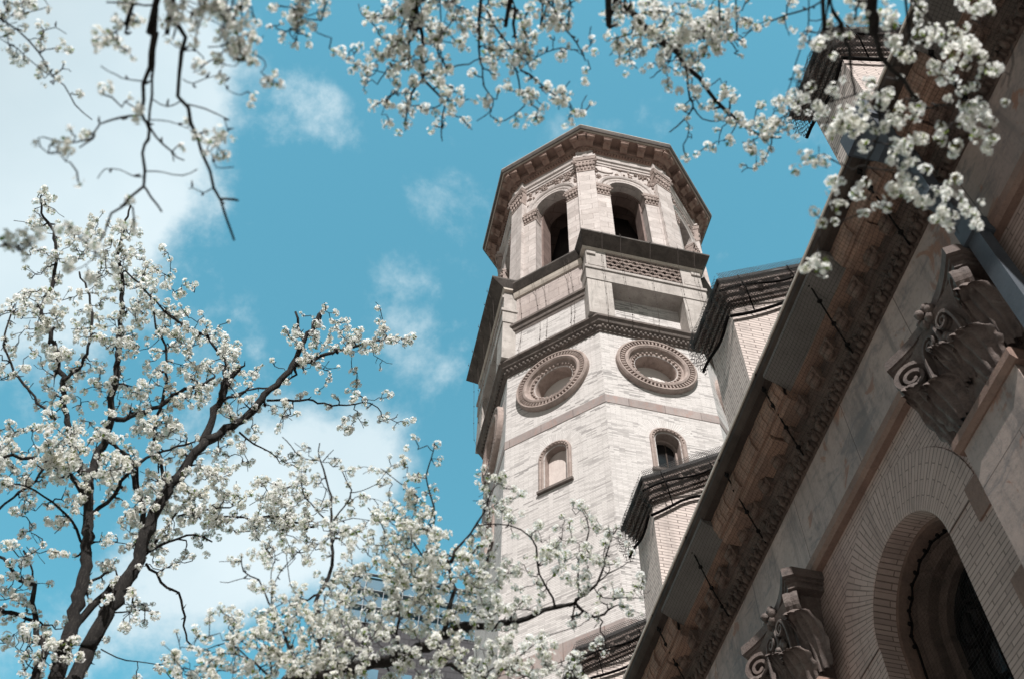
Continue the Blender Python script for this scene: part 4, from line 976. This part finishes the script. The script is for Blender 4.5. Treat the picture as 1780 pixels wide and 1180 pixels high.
# --- the tree at the bottom, its long limb reaching across the tower
t = Tree('pear_tree', 12, HEADS_N, .80, 1.45, label='white blossoming pear tree whose long limb reaches right across the foot of the tower', category='tree')
p0 = at(480, 1215, 5.5); tr = Vector((p0.x-.35, p0.y-.35, 0))
t.limb('E', [(300, 1260), (500, 1180), (590, 1160), (680, 1120), (780, 1100), (880, 1090), (980, 1050), (1073, 1000)], 26, 17, 5.5, 5.7, 'trunk', .5, [((tr.x, tr.y, -1.6), .10), ((tr.x, tr.y, .4), .085), ((tr.x+.03, tr.y+.05, 2.2), .07)], 10)
for fr, pts, w0, w1, a, b, bl in (
    ('F', [(150, 1003), (180, 980), (300, 940), (420, 925), (520, 910), (620, 880), (720, 845), (800, 830), (840, 860), (890, 885), (940, 870), (985, 840)], 16, 3, 5.7, 6.2, .55),
    ('F', [(800, 830), (830, 800), (900, 740), (940, 640), (960, 560), (1000, 480), (1050, 455)], 5, 1.8, 6.05, 6.3, .75), ('F', [(880, 755), (960, 690), (1030, 650), (1060, 630)], 3, 1.5, 6.1, 6.2, .8), ('F', [(890, 750), (930, 800), (1040, 800), (1130, 800)], 2.2, 1.4, 6.1, 6.1, .8),
    ('F', [(820, 810), (820, 720), (815, 640), (850, 560), (870, 480), (830, 380)], 4, 1.8, 6.05, 6.3, .8), ('F', [(710, 845), (680, 760), (640, 690), (630, 610), (600, 520), (490, 460), (380, 465), (340, 465)], 4.5, 2, 6.0, 5.8, .7), ('F', [(640, 640), (690, 600), (740, 530), (745, 480)], 2.2, 1.4, 6.0, 6.1, .8),
    ('F', [(185, 975), (205, 900), (235, 800), (235, 720), (200, 600), (120, 620)], 9, 3.5, 5.7, 5.9, 1.3), ('F', [(125, 640), (125, 540), (150, 430), (130, 320), (110, 230), (130, 150), (150, 80)], 4.5, 2, 5.9, 6.1, 1.0), ('F', [(225, 640), (240, 590), (310, 500), (380, 400), (400, 330), (440, 270)], 5, 2, 5.8, 5.9, 1.2),
    ('F', [(60, 1045), (100, 1095), (220, 1120), (300, 1155), (380, 1170), (450, 1230)], 7, 5, 5.65, 5.5, .7), ('F', [(370, 1165), (420, 1130), (520, 1090), (640, 1000), (720, 960), (830, 930)], 3.2, 1.5, 5.55, 5.6, 1.0), ('F', [(430, 1180), (470, 1130), (560, 1160), (640, 1175)], 3, 1.5, 5.5, 5.5, 1.0),
    ('F', [(130, 650), (60, 560), (10, 470), (-60, 430)], 3, 2, 5.9, 6.0, 1.2), ('F', [(140, 410), (60, 320), (10, 280), (-40, 240), (-100, 200)], 2.5, 1.5, 6, 6.1, .9), ('F', [(115, 245), (40, 235), (0, 240)], 2, 1.3, 6.05, 6.05, .8),
    ('E', [(540, 1170), (535, 1000), (520, 860), (530, 780), (570, 700), (590, 600), (580, 470), (575, 330), (545, 200), (520, 150), (525, 80)], 10, 2, 5.6, 6.5, .7), ('E', [(585, 500), (520, 400), (460, 335), (440, 260)], 3.2, 2, 6.2, 6.3, .8), ('E', [(590, 440), (640, 370), (670, 300), (630, 210)], 3.2, 1.8, 6.2, 6.4, .7), ('E', [(530, 160), (440, 150), (390, 90), (350, 50)], 2.5, 1.5, 6.4, 6.4, .7), ('E', [(600, 450), (680, 430), (760, 440)], 2.2, 1.4, 6.25, 6.3, .8), ('E', [(540, 165), (590, 110)], 2, 1.2, 6.4, 6.4, .8), ('E', [(665, 310), (720, 300), (790, 270)], 2, 1.2, 6.4, 6.4, .7),
    ('E', [(885, 1085), (885, 960), (890, 830), (880, 700), (870, 600)], 6, 3, 5.65, 5.9, 1.1), ('E', [(890, 820), (930, 720), (980, 660)], 3, 2, 5.7, 5.8, 1.1), ('E', [(870, 620), (840, 520), (800, 440), (750, 380)], 3, 1.8, 5.9, 6, 1.1), ('E', [(590, 1150), (560, 1000), (580, 890), (640, 790), (710, 710)], 5, 2.2, 5.6, 5.8, 1.2),
    ('E', [(420, 1190), (380, 1020), (340, 935), (290, 820), (240, 720), (170, 680), (160, 600)], 6, 1.6, 5.6, 6.0, .8), ('E', [(300, 830), (310, 740), (350, 670), (430, 580)], 2.2, 1.3, 5.8, 6, .8), ('E', [(310, 840), (300, 680), (320, 620), (305, 560)], 2, 1.2, 5.8, 6, .8), ('E', [(240, 720), (170, 710), (100, 730), (60, 725)], 1.8, 1.1, 5.9, 5.9, .7), ('E', [(430, 800), (390, 740), (365, 560)], 2, 1.1, 5.8, 6, .5),
    ('E', [(330, 1230), (250, 1120), (180, 1080), (80, 1060), (0, 1110), (-60, 1120)], 4, 1.6, 5.5, 5.6, .8), ('E', [(300, 1150), (280, 1060), (180, 1020), (100, 940), (120, 920)], 3, 1.3, 5.6, 5.7, 1.0), ('E', [(200, 1090), (100, 1010), (0, 1040), (-120, 1030)], 2.6, 1.3, 5.6, 5.7, .9),
    ('E', [(640, 1140), (720, 1010), (740, 900), (760, 820)], 4, 2, 5.6, 5.8, 1.3)):
    t.limb(fr, pts, w0, w1, a, b, 'limb', bl)
T = t.targets(17, .27)
for r in ((530, 1100, 85, 70, 68, 5.3, 5.8), (470, 1150, 90, 50, 38, 5.3, 5.7), (620, 1120, 110, 60, 57, 5.3, 5.8), (720, 940, 55, 70, 34, 5.5, 6), (760, 1010, 90, 60, 52, 5.5, 6), (700, 1050, 110, 50, 45, 5.5, 5.9), (840, 1040, 70, 60, 33, 5.5, 5.9), (870, 860, 40, 45, 12, 5.7, 6), (880, 1140, 90, 40, 26, 5.4, 5.7), (840, 970, 40, 30, 14, 5.6, 5.9), (1000, 1160, 60, 25, 10, 5.3, 5.6),
          (600, 970, 70, 60, 27, 5.6, 6.1), (380, 1130, 80, 60, 20, 5.4, 5.8), (560, 880, 60, 90, 16, 6, 6.4), (780, 1140, 110, 40, 34, 5.3, 5.7), (950, 930, 90, 50, 10, 5.9, 6.2), (700, 880, 40, 40, 12, 5.8, 6.1), (1060, 1010, 60, 40, 4, 5.9, 6.1), (1030, 960, 70, 60, 10, 6.0, 6.3), (930, 980, 50, 30, 8, 5.8, 6)):
    T += t.region(*r)
t.grow(T, maxlen=1.0); t.finish()

# --- the tree overhead: its trunk stands behind the camera, its limbs hang into the top of the picture
t = Tree('pear_tree', 13, HEADS_N, .56, 1.45, label='white blossoming pear branches hanging overhead along the top edge', category='tree')
t.P = []; crotch = Vector((-.25, -2.7, 1.9))
mb = MB(); mb.tube([(-.25, -2.9, -1.6), (-.28, -2.85, -.2), tuple(crotch)], [.17, .14, .12], 12); mb.build('trunk', 'bark', t.root)
def ext(fr, p, d, up=.9):
    q = at(*px(fr, p), d); mid = crotch.lerp(q, .55)+Vector((0, -.1, up)); return [(tuple(crotch), .06), (tuple(mid), .035)]
for fr, pts, w0, w1, a, b, bl, pre in (
    ('A', [(735, -60), (735, 0), (730, 100), (705, 250), (680, 400), (660, 530)], 11, 5, 3.3, 3.35, 0.33, 1), ('A', [(660, 530), (690, 575), (690, 640), (675, 720), (670, 870)], 6, 5, 3.35, 3.4, 0.33, 0), ('A', [(670, 870), (600, 930), (520, 1000), (490, 1080), (440, 1180)], 5, 3, 3.4, 3.35, 0.46, 0), ('A', [(670, 870), (700, 920), (755, 990)], 4.5, 3.5, 3.4, 3.4, 0.09, 0),
    ('A', [(735, 150), (715, 300), (705, 450), (693, 580)], 5, 4.5, 3.33, 3.36, 0.18, 0), ('A', [(695, 590), (760, 670), (800, 715), (860, 750)], 4.5, 2.5, 3.37, 3.4, 0.29, 0), ('A', [(800, 710), (810, 755)], 3, 2, 3.4, 3.4, 0.00, 0),
    ('A', [(812, -60), (815, 0), (830, 100), (850, 250), (845, 440), (890, 570), (950, 720), (1000, 870), (1050, 1020), (1092, 1122)], 8.5, 4, 3.3, 3.45, 0.11, 1), ('A', [(1030, 930), (1075, 932), (1112, 937)], 4.5, 4, 3.43, 3.43, 0.00, 0),
    ('A', [(660, 540), (560, 550), (460, 580), (430, 650), (370, 690)], 4, 2.6, 3.35, 3.3, 0.55, 0), ('A', [(440, 640), (340, 665), (280, 660), (200, 640)], 3, 2, 3.3, 3.3, 0.84, 0), ('A', [(640, -60), (620, 0), (585, 110), (500, 170), (450, 180)], 4.5, 2.8, 3.3, 3.3, 0.75, 1), ('A', [(725, 25), (620, 20), (495, 12)], 3.2, 2.6, 3.3, 3.3, 0.38, 0),
    ('A', [(672, 380), (600, 375), (540, 350), (470, 310)], 2.4, 1.8, 3.35, 3.3, 0.65, 0), ('A', [(672, 825), (620, 820), (560, 790), (490, 790), (455, 835)], 2.2, 1.6, 3.4, 3.4, 0.55, 0), ('A', [(680, 800), (760, 800), (850, 820), (920, 790)], 2.2, 1.8, 3.4, 3.4, 0.55, 0),
    ('A', [(850, 240), (920, 240), (960, 300), (900, 340)], 2.2, 1.6, 3.36, 3.36, 0.75, 0), ('A', [(852, 370), (900, 390), (1020, 350), (1060, 420), (1100, 440)], 2, 1.4, 3.37, 3.36, 0.11, 0), ('A', [(858, 485), (960, 510), (1040, 550), (1060, 600), (1090, 600)], 3, 1.8, 3.4, 3.36, 0.65, 0), ('A', [(705, 460), (780, 500), (840, 475)], 2.2, 2, 3.36, 3.38, 0.14, 0), ('A', [(700, 560), (790, 570), (850, 590), (870, 600)], 2, 1.6, 3.36, 3.38, 0.18, 0), ('A', [(990, 880), (950, 900), (900, 880), (880, 880)], 2.2, 1.6, 3.42, 3.42, 0.75, 0), ('A', [(960, 700), (1000, 740), (1010, 780), (1090, 780)], 2, 1.6, 3.4, 3.4, 0.65, 0),
    ('A', [(950, -50), (970, 0), (1040, 80), (1060, 130), (1020, 190)], 3, 2, 3.3, 3.3, 0.93, 1), ('A', [(1070, -60), (1085, 0), (1130, 60), (1130, 150), (1150, 230), (1220, 270), (1240, 310)], 3.2, 2, 3.3, 3.3, 0.84, 1), ('A', [(1150, 240), (1110, 300), (1090, 310)], 2, 1.4, 3.3, 3.3, 0.93, 0), ('A', [(1130, 150), (1190, 190), (1230, 170)], 2, 1.4, 3.3, 3.3, 0.93, 0), ('A', [(850, -40), (860, 40), (900, 60), (940, 40)], 2, 1.4, 3.3, 3.3, 0.75, 1),
    ('A', [(-60, 60), (0, 90), (80, 140), (180, 240), (230, 340), (300, 400), (350, 490), (430, 560)], 3.2, 1.8, 4.4, 4.5, 0.84, 1), ('A', [(-60, 150), (0, 180), (80, 230), (160, 300), (260, 370)], 2.4, 1.4, 4.4, 4.4, 0.46, 1), ('A', [(-40, -40), (60, 60), (140, 60), (230, 30)], 2.4, 1.4, 4.4, 4.4, 1.11, 1), ('A', [(190, 150), (260, 130), (310, 160)], 1.6, 1.2, 4.4, 4.4, 0.84, 0),
    ('G', [(1045, -60), (1050, 0), (1055, 150), (1075, 300), (1085, 450), (1085, 545)], 9, 5, 4.1, 4.15, .8, 1), ('G', [(1085, 545), (1150, 610), (1230, 690), (1220, 790), (1205, 900), (1215, 970)], 4.5, 1.8, 4.15, 4.2, .8, 0), ('G', [(1085, 545), (1000, 640), (975, 760), (960, 900)], 4.5, 1.8, 4.15, 4.2, .7, 0), ('G', [(1055, 170), (1010, 300), (985, 400)], 6, 4, 4.12, 4.12, 1.0, 0), ('G', [(985, 400), (870, 450), (820, 500), (770, 580)], 3, 1.8, 4.12, 4.1, 1.2, 0), ('G', [(1055, 120), (1130, 220), (1190, 370), (1250, 460), (1320, 450)], 4, 2.6, 4.12, 4.12, .8, 0), ('G', [(1240, 690), (1330, 690), (1400, 680)], 3, 1.8, 4.16, 4.16, .9, 0),
    ('G', [(1000, 640), (900, 640), (850, 680), (800, 790)], 2, 1.3, 4.15, 4.15, 1.0, 0), ('G', [(820, 500), (700, 470), (640, 430)], 2, 1.3, 4.1, 4.1, .9, 0), ('G', [(985, 20), (920, 60), (860, 120), (750, 130)], 3, 2, 4.1, 4.1, 1.6, 1), ('G', [(1480, -40), (1480, 100), (1470, 250), (1470, 400), (1495, 470)], 5.5, 3, 4.0, 4.05, .9, 1), ('G', [(1490, 460), (1500, 600), (1560, 680), (1540, 760), (1450, 830)], 3, 1.5, 4.05, 4.1, .9, 0), ('G', [(1320, 450), (1400, 440), (1480, 400)], 2.4, 2, 4.1, 4.05, 1.2, 0),
    ('H', [(90, -50), (95, 0), (110, 130), (125, 280), (155, 400), (240, 460), (320, 540), (400, 580)], 7, 2, 4.1, 4.2, 1.0, 1), ('H', [(120, 390), (150, 520), (170, 610), (60, 690), (20, 700)], 3.2, 1.5, 4.15, 4.2, .9, 0), ('H', [(280, -40), (300, 10), (360, 80), (400, 170), (470, 250), (520, 350)], 4, 2, 4.1, 4.15, 1.0, 1), ('H', [(480, 290), (380, 280), (290, 300), (200, 360), (150, 390)], 2.2, 1.6, 4.15, 4.15, .7, 0), ('G', [(1500, 60), (1540, 120), (1620, 240), (1690, 340)], 4, 3, 4.05, 4.1, 1.2, 0),
    ('G', [(250, -50), (250, 0), (215, 100), (190, 150)], 3, 1.8, 3.8, 3.8, 1.2, 1), ('G', [(270, -40), (275, 50), (290, 110), (350, 90)], 2.2, 1.6, 3.8, 3.8, 1.0, 1), ('G', [(215, 110), (280, 150), (340, 190)], 2, 1.4, 3.8, 3.8, 1.3, 0), ('G', [(1200, -40), (1280, 20), (1350, 60), (1420, 100)], 3, 2, 4.05, 4.05, 1.5, 1), ('G', [(1330, 60), (1310, 140), (1330, 190)], 2, 1.4, 4.05, 4.05, 1.2, 0),
    ('H', [(680, -50), (715, 0), (800, 100), (900, 180), (1000, 270), (1090, 370), (1180, 460), (1260, 570), (1330, 640), (1400, 710), (1530, 780), (1640, 790)], 13, 3, 4.1, 4.6, .8, 1), ('H', [(1020, 270), (1150, 230), (1250, 200), (1270, 190), (1330, 220), (1390, 300)], 3.2, 1.8, 4.25, 4.3, .9, 0), ('H', [(1100, 400), (1120, 560), (1140, 620), (1090, 690), (1000, 760)], 4.5, 2, 4.35, 4.4, .9, 0), ('H', [(1140, 620), (1190, 680), (1280, 700), (1340, 660)], 2.4, 1.6, 4.4, 4.45, .8, 0),
    ('H', [(795, 120), (790, 190), (700, 215), (640, 240)], 3, 1.8, 4.15, 4.2, 1.3, 0), ('H', [(1010, 300), (1000, 360), (930, 420), (890, 450)], 3, 1.6, 4.25, 4.3, 1.2, 0), ('H', [(1530, 780), (1450, 830), (1500, 890)], 2, 1.3, 4.55, 4.55, 1.0, 0), ('H', [(1590, 785), (1590, 720), (1600, 640), (1700, 640)], 2.2, 1.4, 4.6, 4.6, 1.0, 0), ('H', [(900, 185), (960, 140), (980, 80)], 2.2, 1.6, 4.2, 4.2, 1.2, 0), ('H', [(1180, 460), (1230, 500), (1290, 450)], 2.2, 1.5, 4.4, 4.4, 1.2, 0), ('H', [(1390, 700), (1350, 780), (1300, 810)], 2, 1.3, 4.5, 4.5, 1.0, 0), ('H', [(1280, -40), (1290, 60), (1200, 150), (1150, 230)], 3, 2.2, 4.2, 4.3, 1.2, 1), ('H', [(1380, -30), (1400, 60), (1340, 120), (1370, 190)], 2.4, 1.6, 4.2, 4.3, 1.0, 1), ('H', [(430, -40), (440, 40), (400, 110)], 2.4, 1.6, 4.1, 4.1, 1.2, 1),
    ('I', [(505, -50), (510, 0), (530, 100), (560, 230), (620, 350), (720, 470), (800, 560)], 13, 5, 3.5, 3.8, 0.10, 1), ('I', [(800, 555), (860, 545), (930, 540)], 3.5, 2, 3.8, 3.8, 0.21, 0), ('I', [(265, -50), (290, 0), (350, 120), (390, 250), (420, 400), (430, 490)], 8, 4, 3.5, 3.7, 0.14, 1), ('I', [(600, 440), (560, 460), (440, 490), (300, 520)], 3.6, 2.4, 3.7, 3.7, 0.28, 0), ('I', [(0, 110), (80, 80), (180, 50), (250, 20), (290, -20)], 2.8, 3, 4.0, 3.8, 0.24, 0), ('I', [(60, 85), (80, 140), (95, 185)], 2, 1.3, 4, 4, 0.14, 0), ('I', [(195, 40), (190, 160), (150, 260), (110, 400), (60, 550)], 2.4, 1.4, 3.8, 3.9, 0.24, 0),
    ('I', [(690, -50), (715, 0), (770, 60), (820, 100)], 5, 3, 3.5, 3.6, 0.21, 1), ('I', [(560, 500), (560, 650), (540, 730), (490, 830), (480, 900)], 4, 3, 3.75, 3.8, 0.24, 0), ('I', [(490, 860), (600, 870), (700, 880), (755, 945)], 3.6, 2, 3.8, 3.8, 0.17, 0), ('I', [(270, 790), (350, 840), (420, 870), (490, 850)], 2.4, 2.8, 3.8, 3.8, 0.24, 0), ('I', [(480, 900), (500, 960), (560, 1000)], 2.6, 1.6, 3.8, 3.8, 0.28, 0), ('I', [(1235, 230), (1240, 330), (1215, 450)], 2, 1.4, 3.8, 3.8, 0.00, 0)):
    t.limb(fr, pts, w0, w1, a, b, 'limb', bl, ext(fr, pts[0], a) if pre else None)
n_before = len(t.limbs)
tl = t.limbs; far = [l for l in tl]
t.limbs = far; T = t.targets(20, .16)
for r in ((700, 60, 70, 60, 36, 4.0, 4.2), (740, 110, 60, 40, 15, 4.05, 4.2), (760, 170, 60, 40, 13, 4.1, 4.2), (900, 60, 60, 60, 21, 4.05, 4.2), (940, 170, 50, 40, 13, 4.1, 4.2), (1180, 60, 90, 50, 46, 4.1, 4.35), (1110, 90, 60, 30, 21, 4.1, 4.3), (1150, 30, 110, 30, 19, 4.1, 4.3), (1260, 60, 50, 50, 15, 4.2, 4.4), (1310, 210, 70, 30, 13, 4.4, 4.6), (1400, 200, 40, 40, 10, 4.4, 4.6), (1110, 20, 50, 20, 8, 4, 4.2), (1440, 60, 50, 40, 4, 3.6, 3.9), (1470, 190, 60, 50, 4, 3.6, 3.8), (1560, 210, 60, 50, 4, 3.7, 3.8)):
    T += t.region(*r)
t.grow(T, maxlen=.45)
# the big heads at the upper right
G = [(220, 230, 30), (145, 370, 18), (320, 290, 38), (600, 110, 55), (625, 190, 40), (750, 90, 40), (845, 160, 38), (925, 130, 38), (1105, 20, 30), (1055, 60, 20), (1070, 265, 60), (1095, 375, 45), (725, 290, 40), (870, 360, 70), (940, 400, 35), (940, 245, 35), (740, 570, 45), (905, 510, 30), (500, 400, 50), (590, 520, 55), (620, 590, 40), (380, 600, 60), (430, 650, 70), (350, 640, 60), (240, 550, 45), (165, 510, 25), (200, 450, 35), (750, 690, 45), (655, 640, 25), (660, 740, 60), (735, 820, 45), (620, 830, 35), (1000, 640, 70), (1060, 600, 60), (1130, 610, 50), (1040, 560, 40), (870, 650, 30), (945, 750, 35), (1120, 730, 55), (480, 750, 35), (190, 820, 50), (250, 840, 40), (340, 940, 50), (420, 980, 50), (600, 980, 70), (540, 1060, 30), (720, 955, 22), (880, 1010, 55), (980, 1080, 50), (880, 1110, 45), (350, 1060, 28), (220, 1090, 28), (800, 1040, 40), (940, 1130, 50), (985, 1050, 40), (920, 1175, 35), (175, 1370, 45), (255, 1360, 45)]
T2 = []
for x_, y_, r_ in G:
    k = 1 if r_ < 40 else (2 if r_ < 55 else 3)
    for q in range(k):
        a = random.uniform(0, 6.3); rr_ = 0 if k == 1 else r_*.45
        T2.append(at(*px('I', (x_+rr_*math.cos(a), y_+rr_*math.sin(a))), random.uniform(3.65, 3.85)))
_fl = t.flowers
t.flowers = lambda p, ax=None, k=None, size=1.: _fl(p, ax, int(t.rng.choice((1, 1, 2))), 1.25)
nP = len(t.P)
t.grow(T2, .0022, 1.0)
t.flowers = _fl
# blurred bunches hanging in front of the left tree
T3 = [at(*px('B', p), 3.35) for p in ((310, 190), (330, 200), (290, 205), (310, 380), (330, 390), (420, 445), (400, 430), (540, 400), (525, 385), (450, 300), (100, 280), (140, 270), (60, 295))]
t.limb('B', [(-40, 290), (40, 290), (100, 305), (150, 270)], 3, 2, 3.3, 3.3, 'limb', 0)
t.grow(T3, .0022, .5)
t.finish()
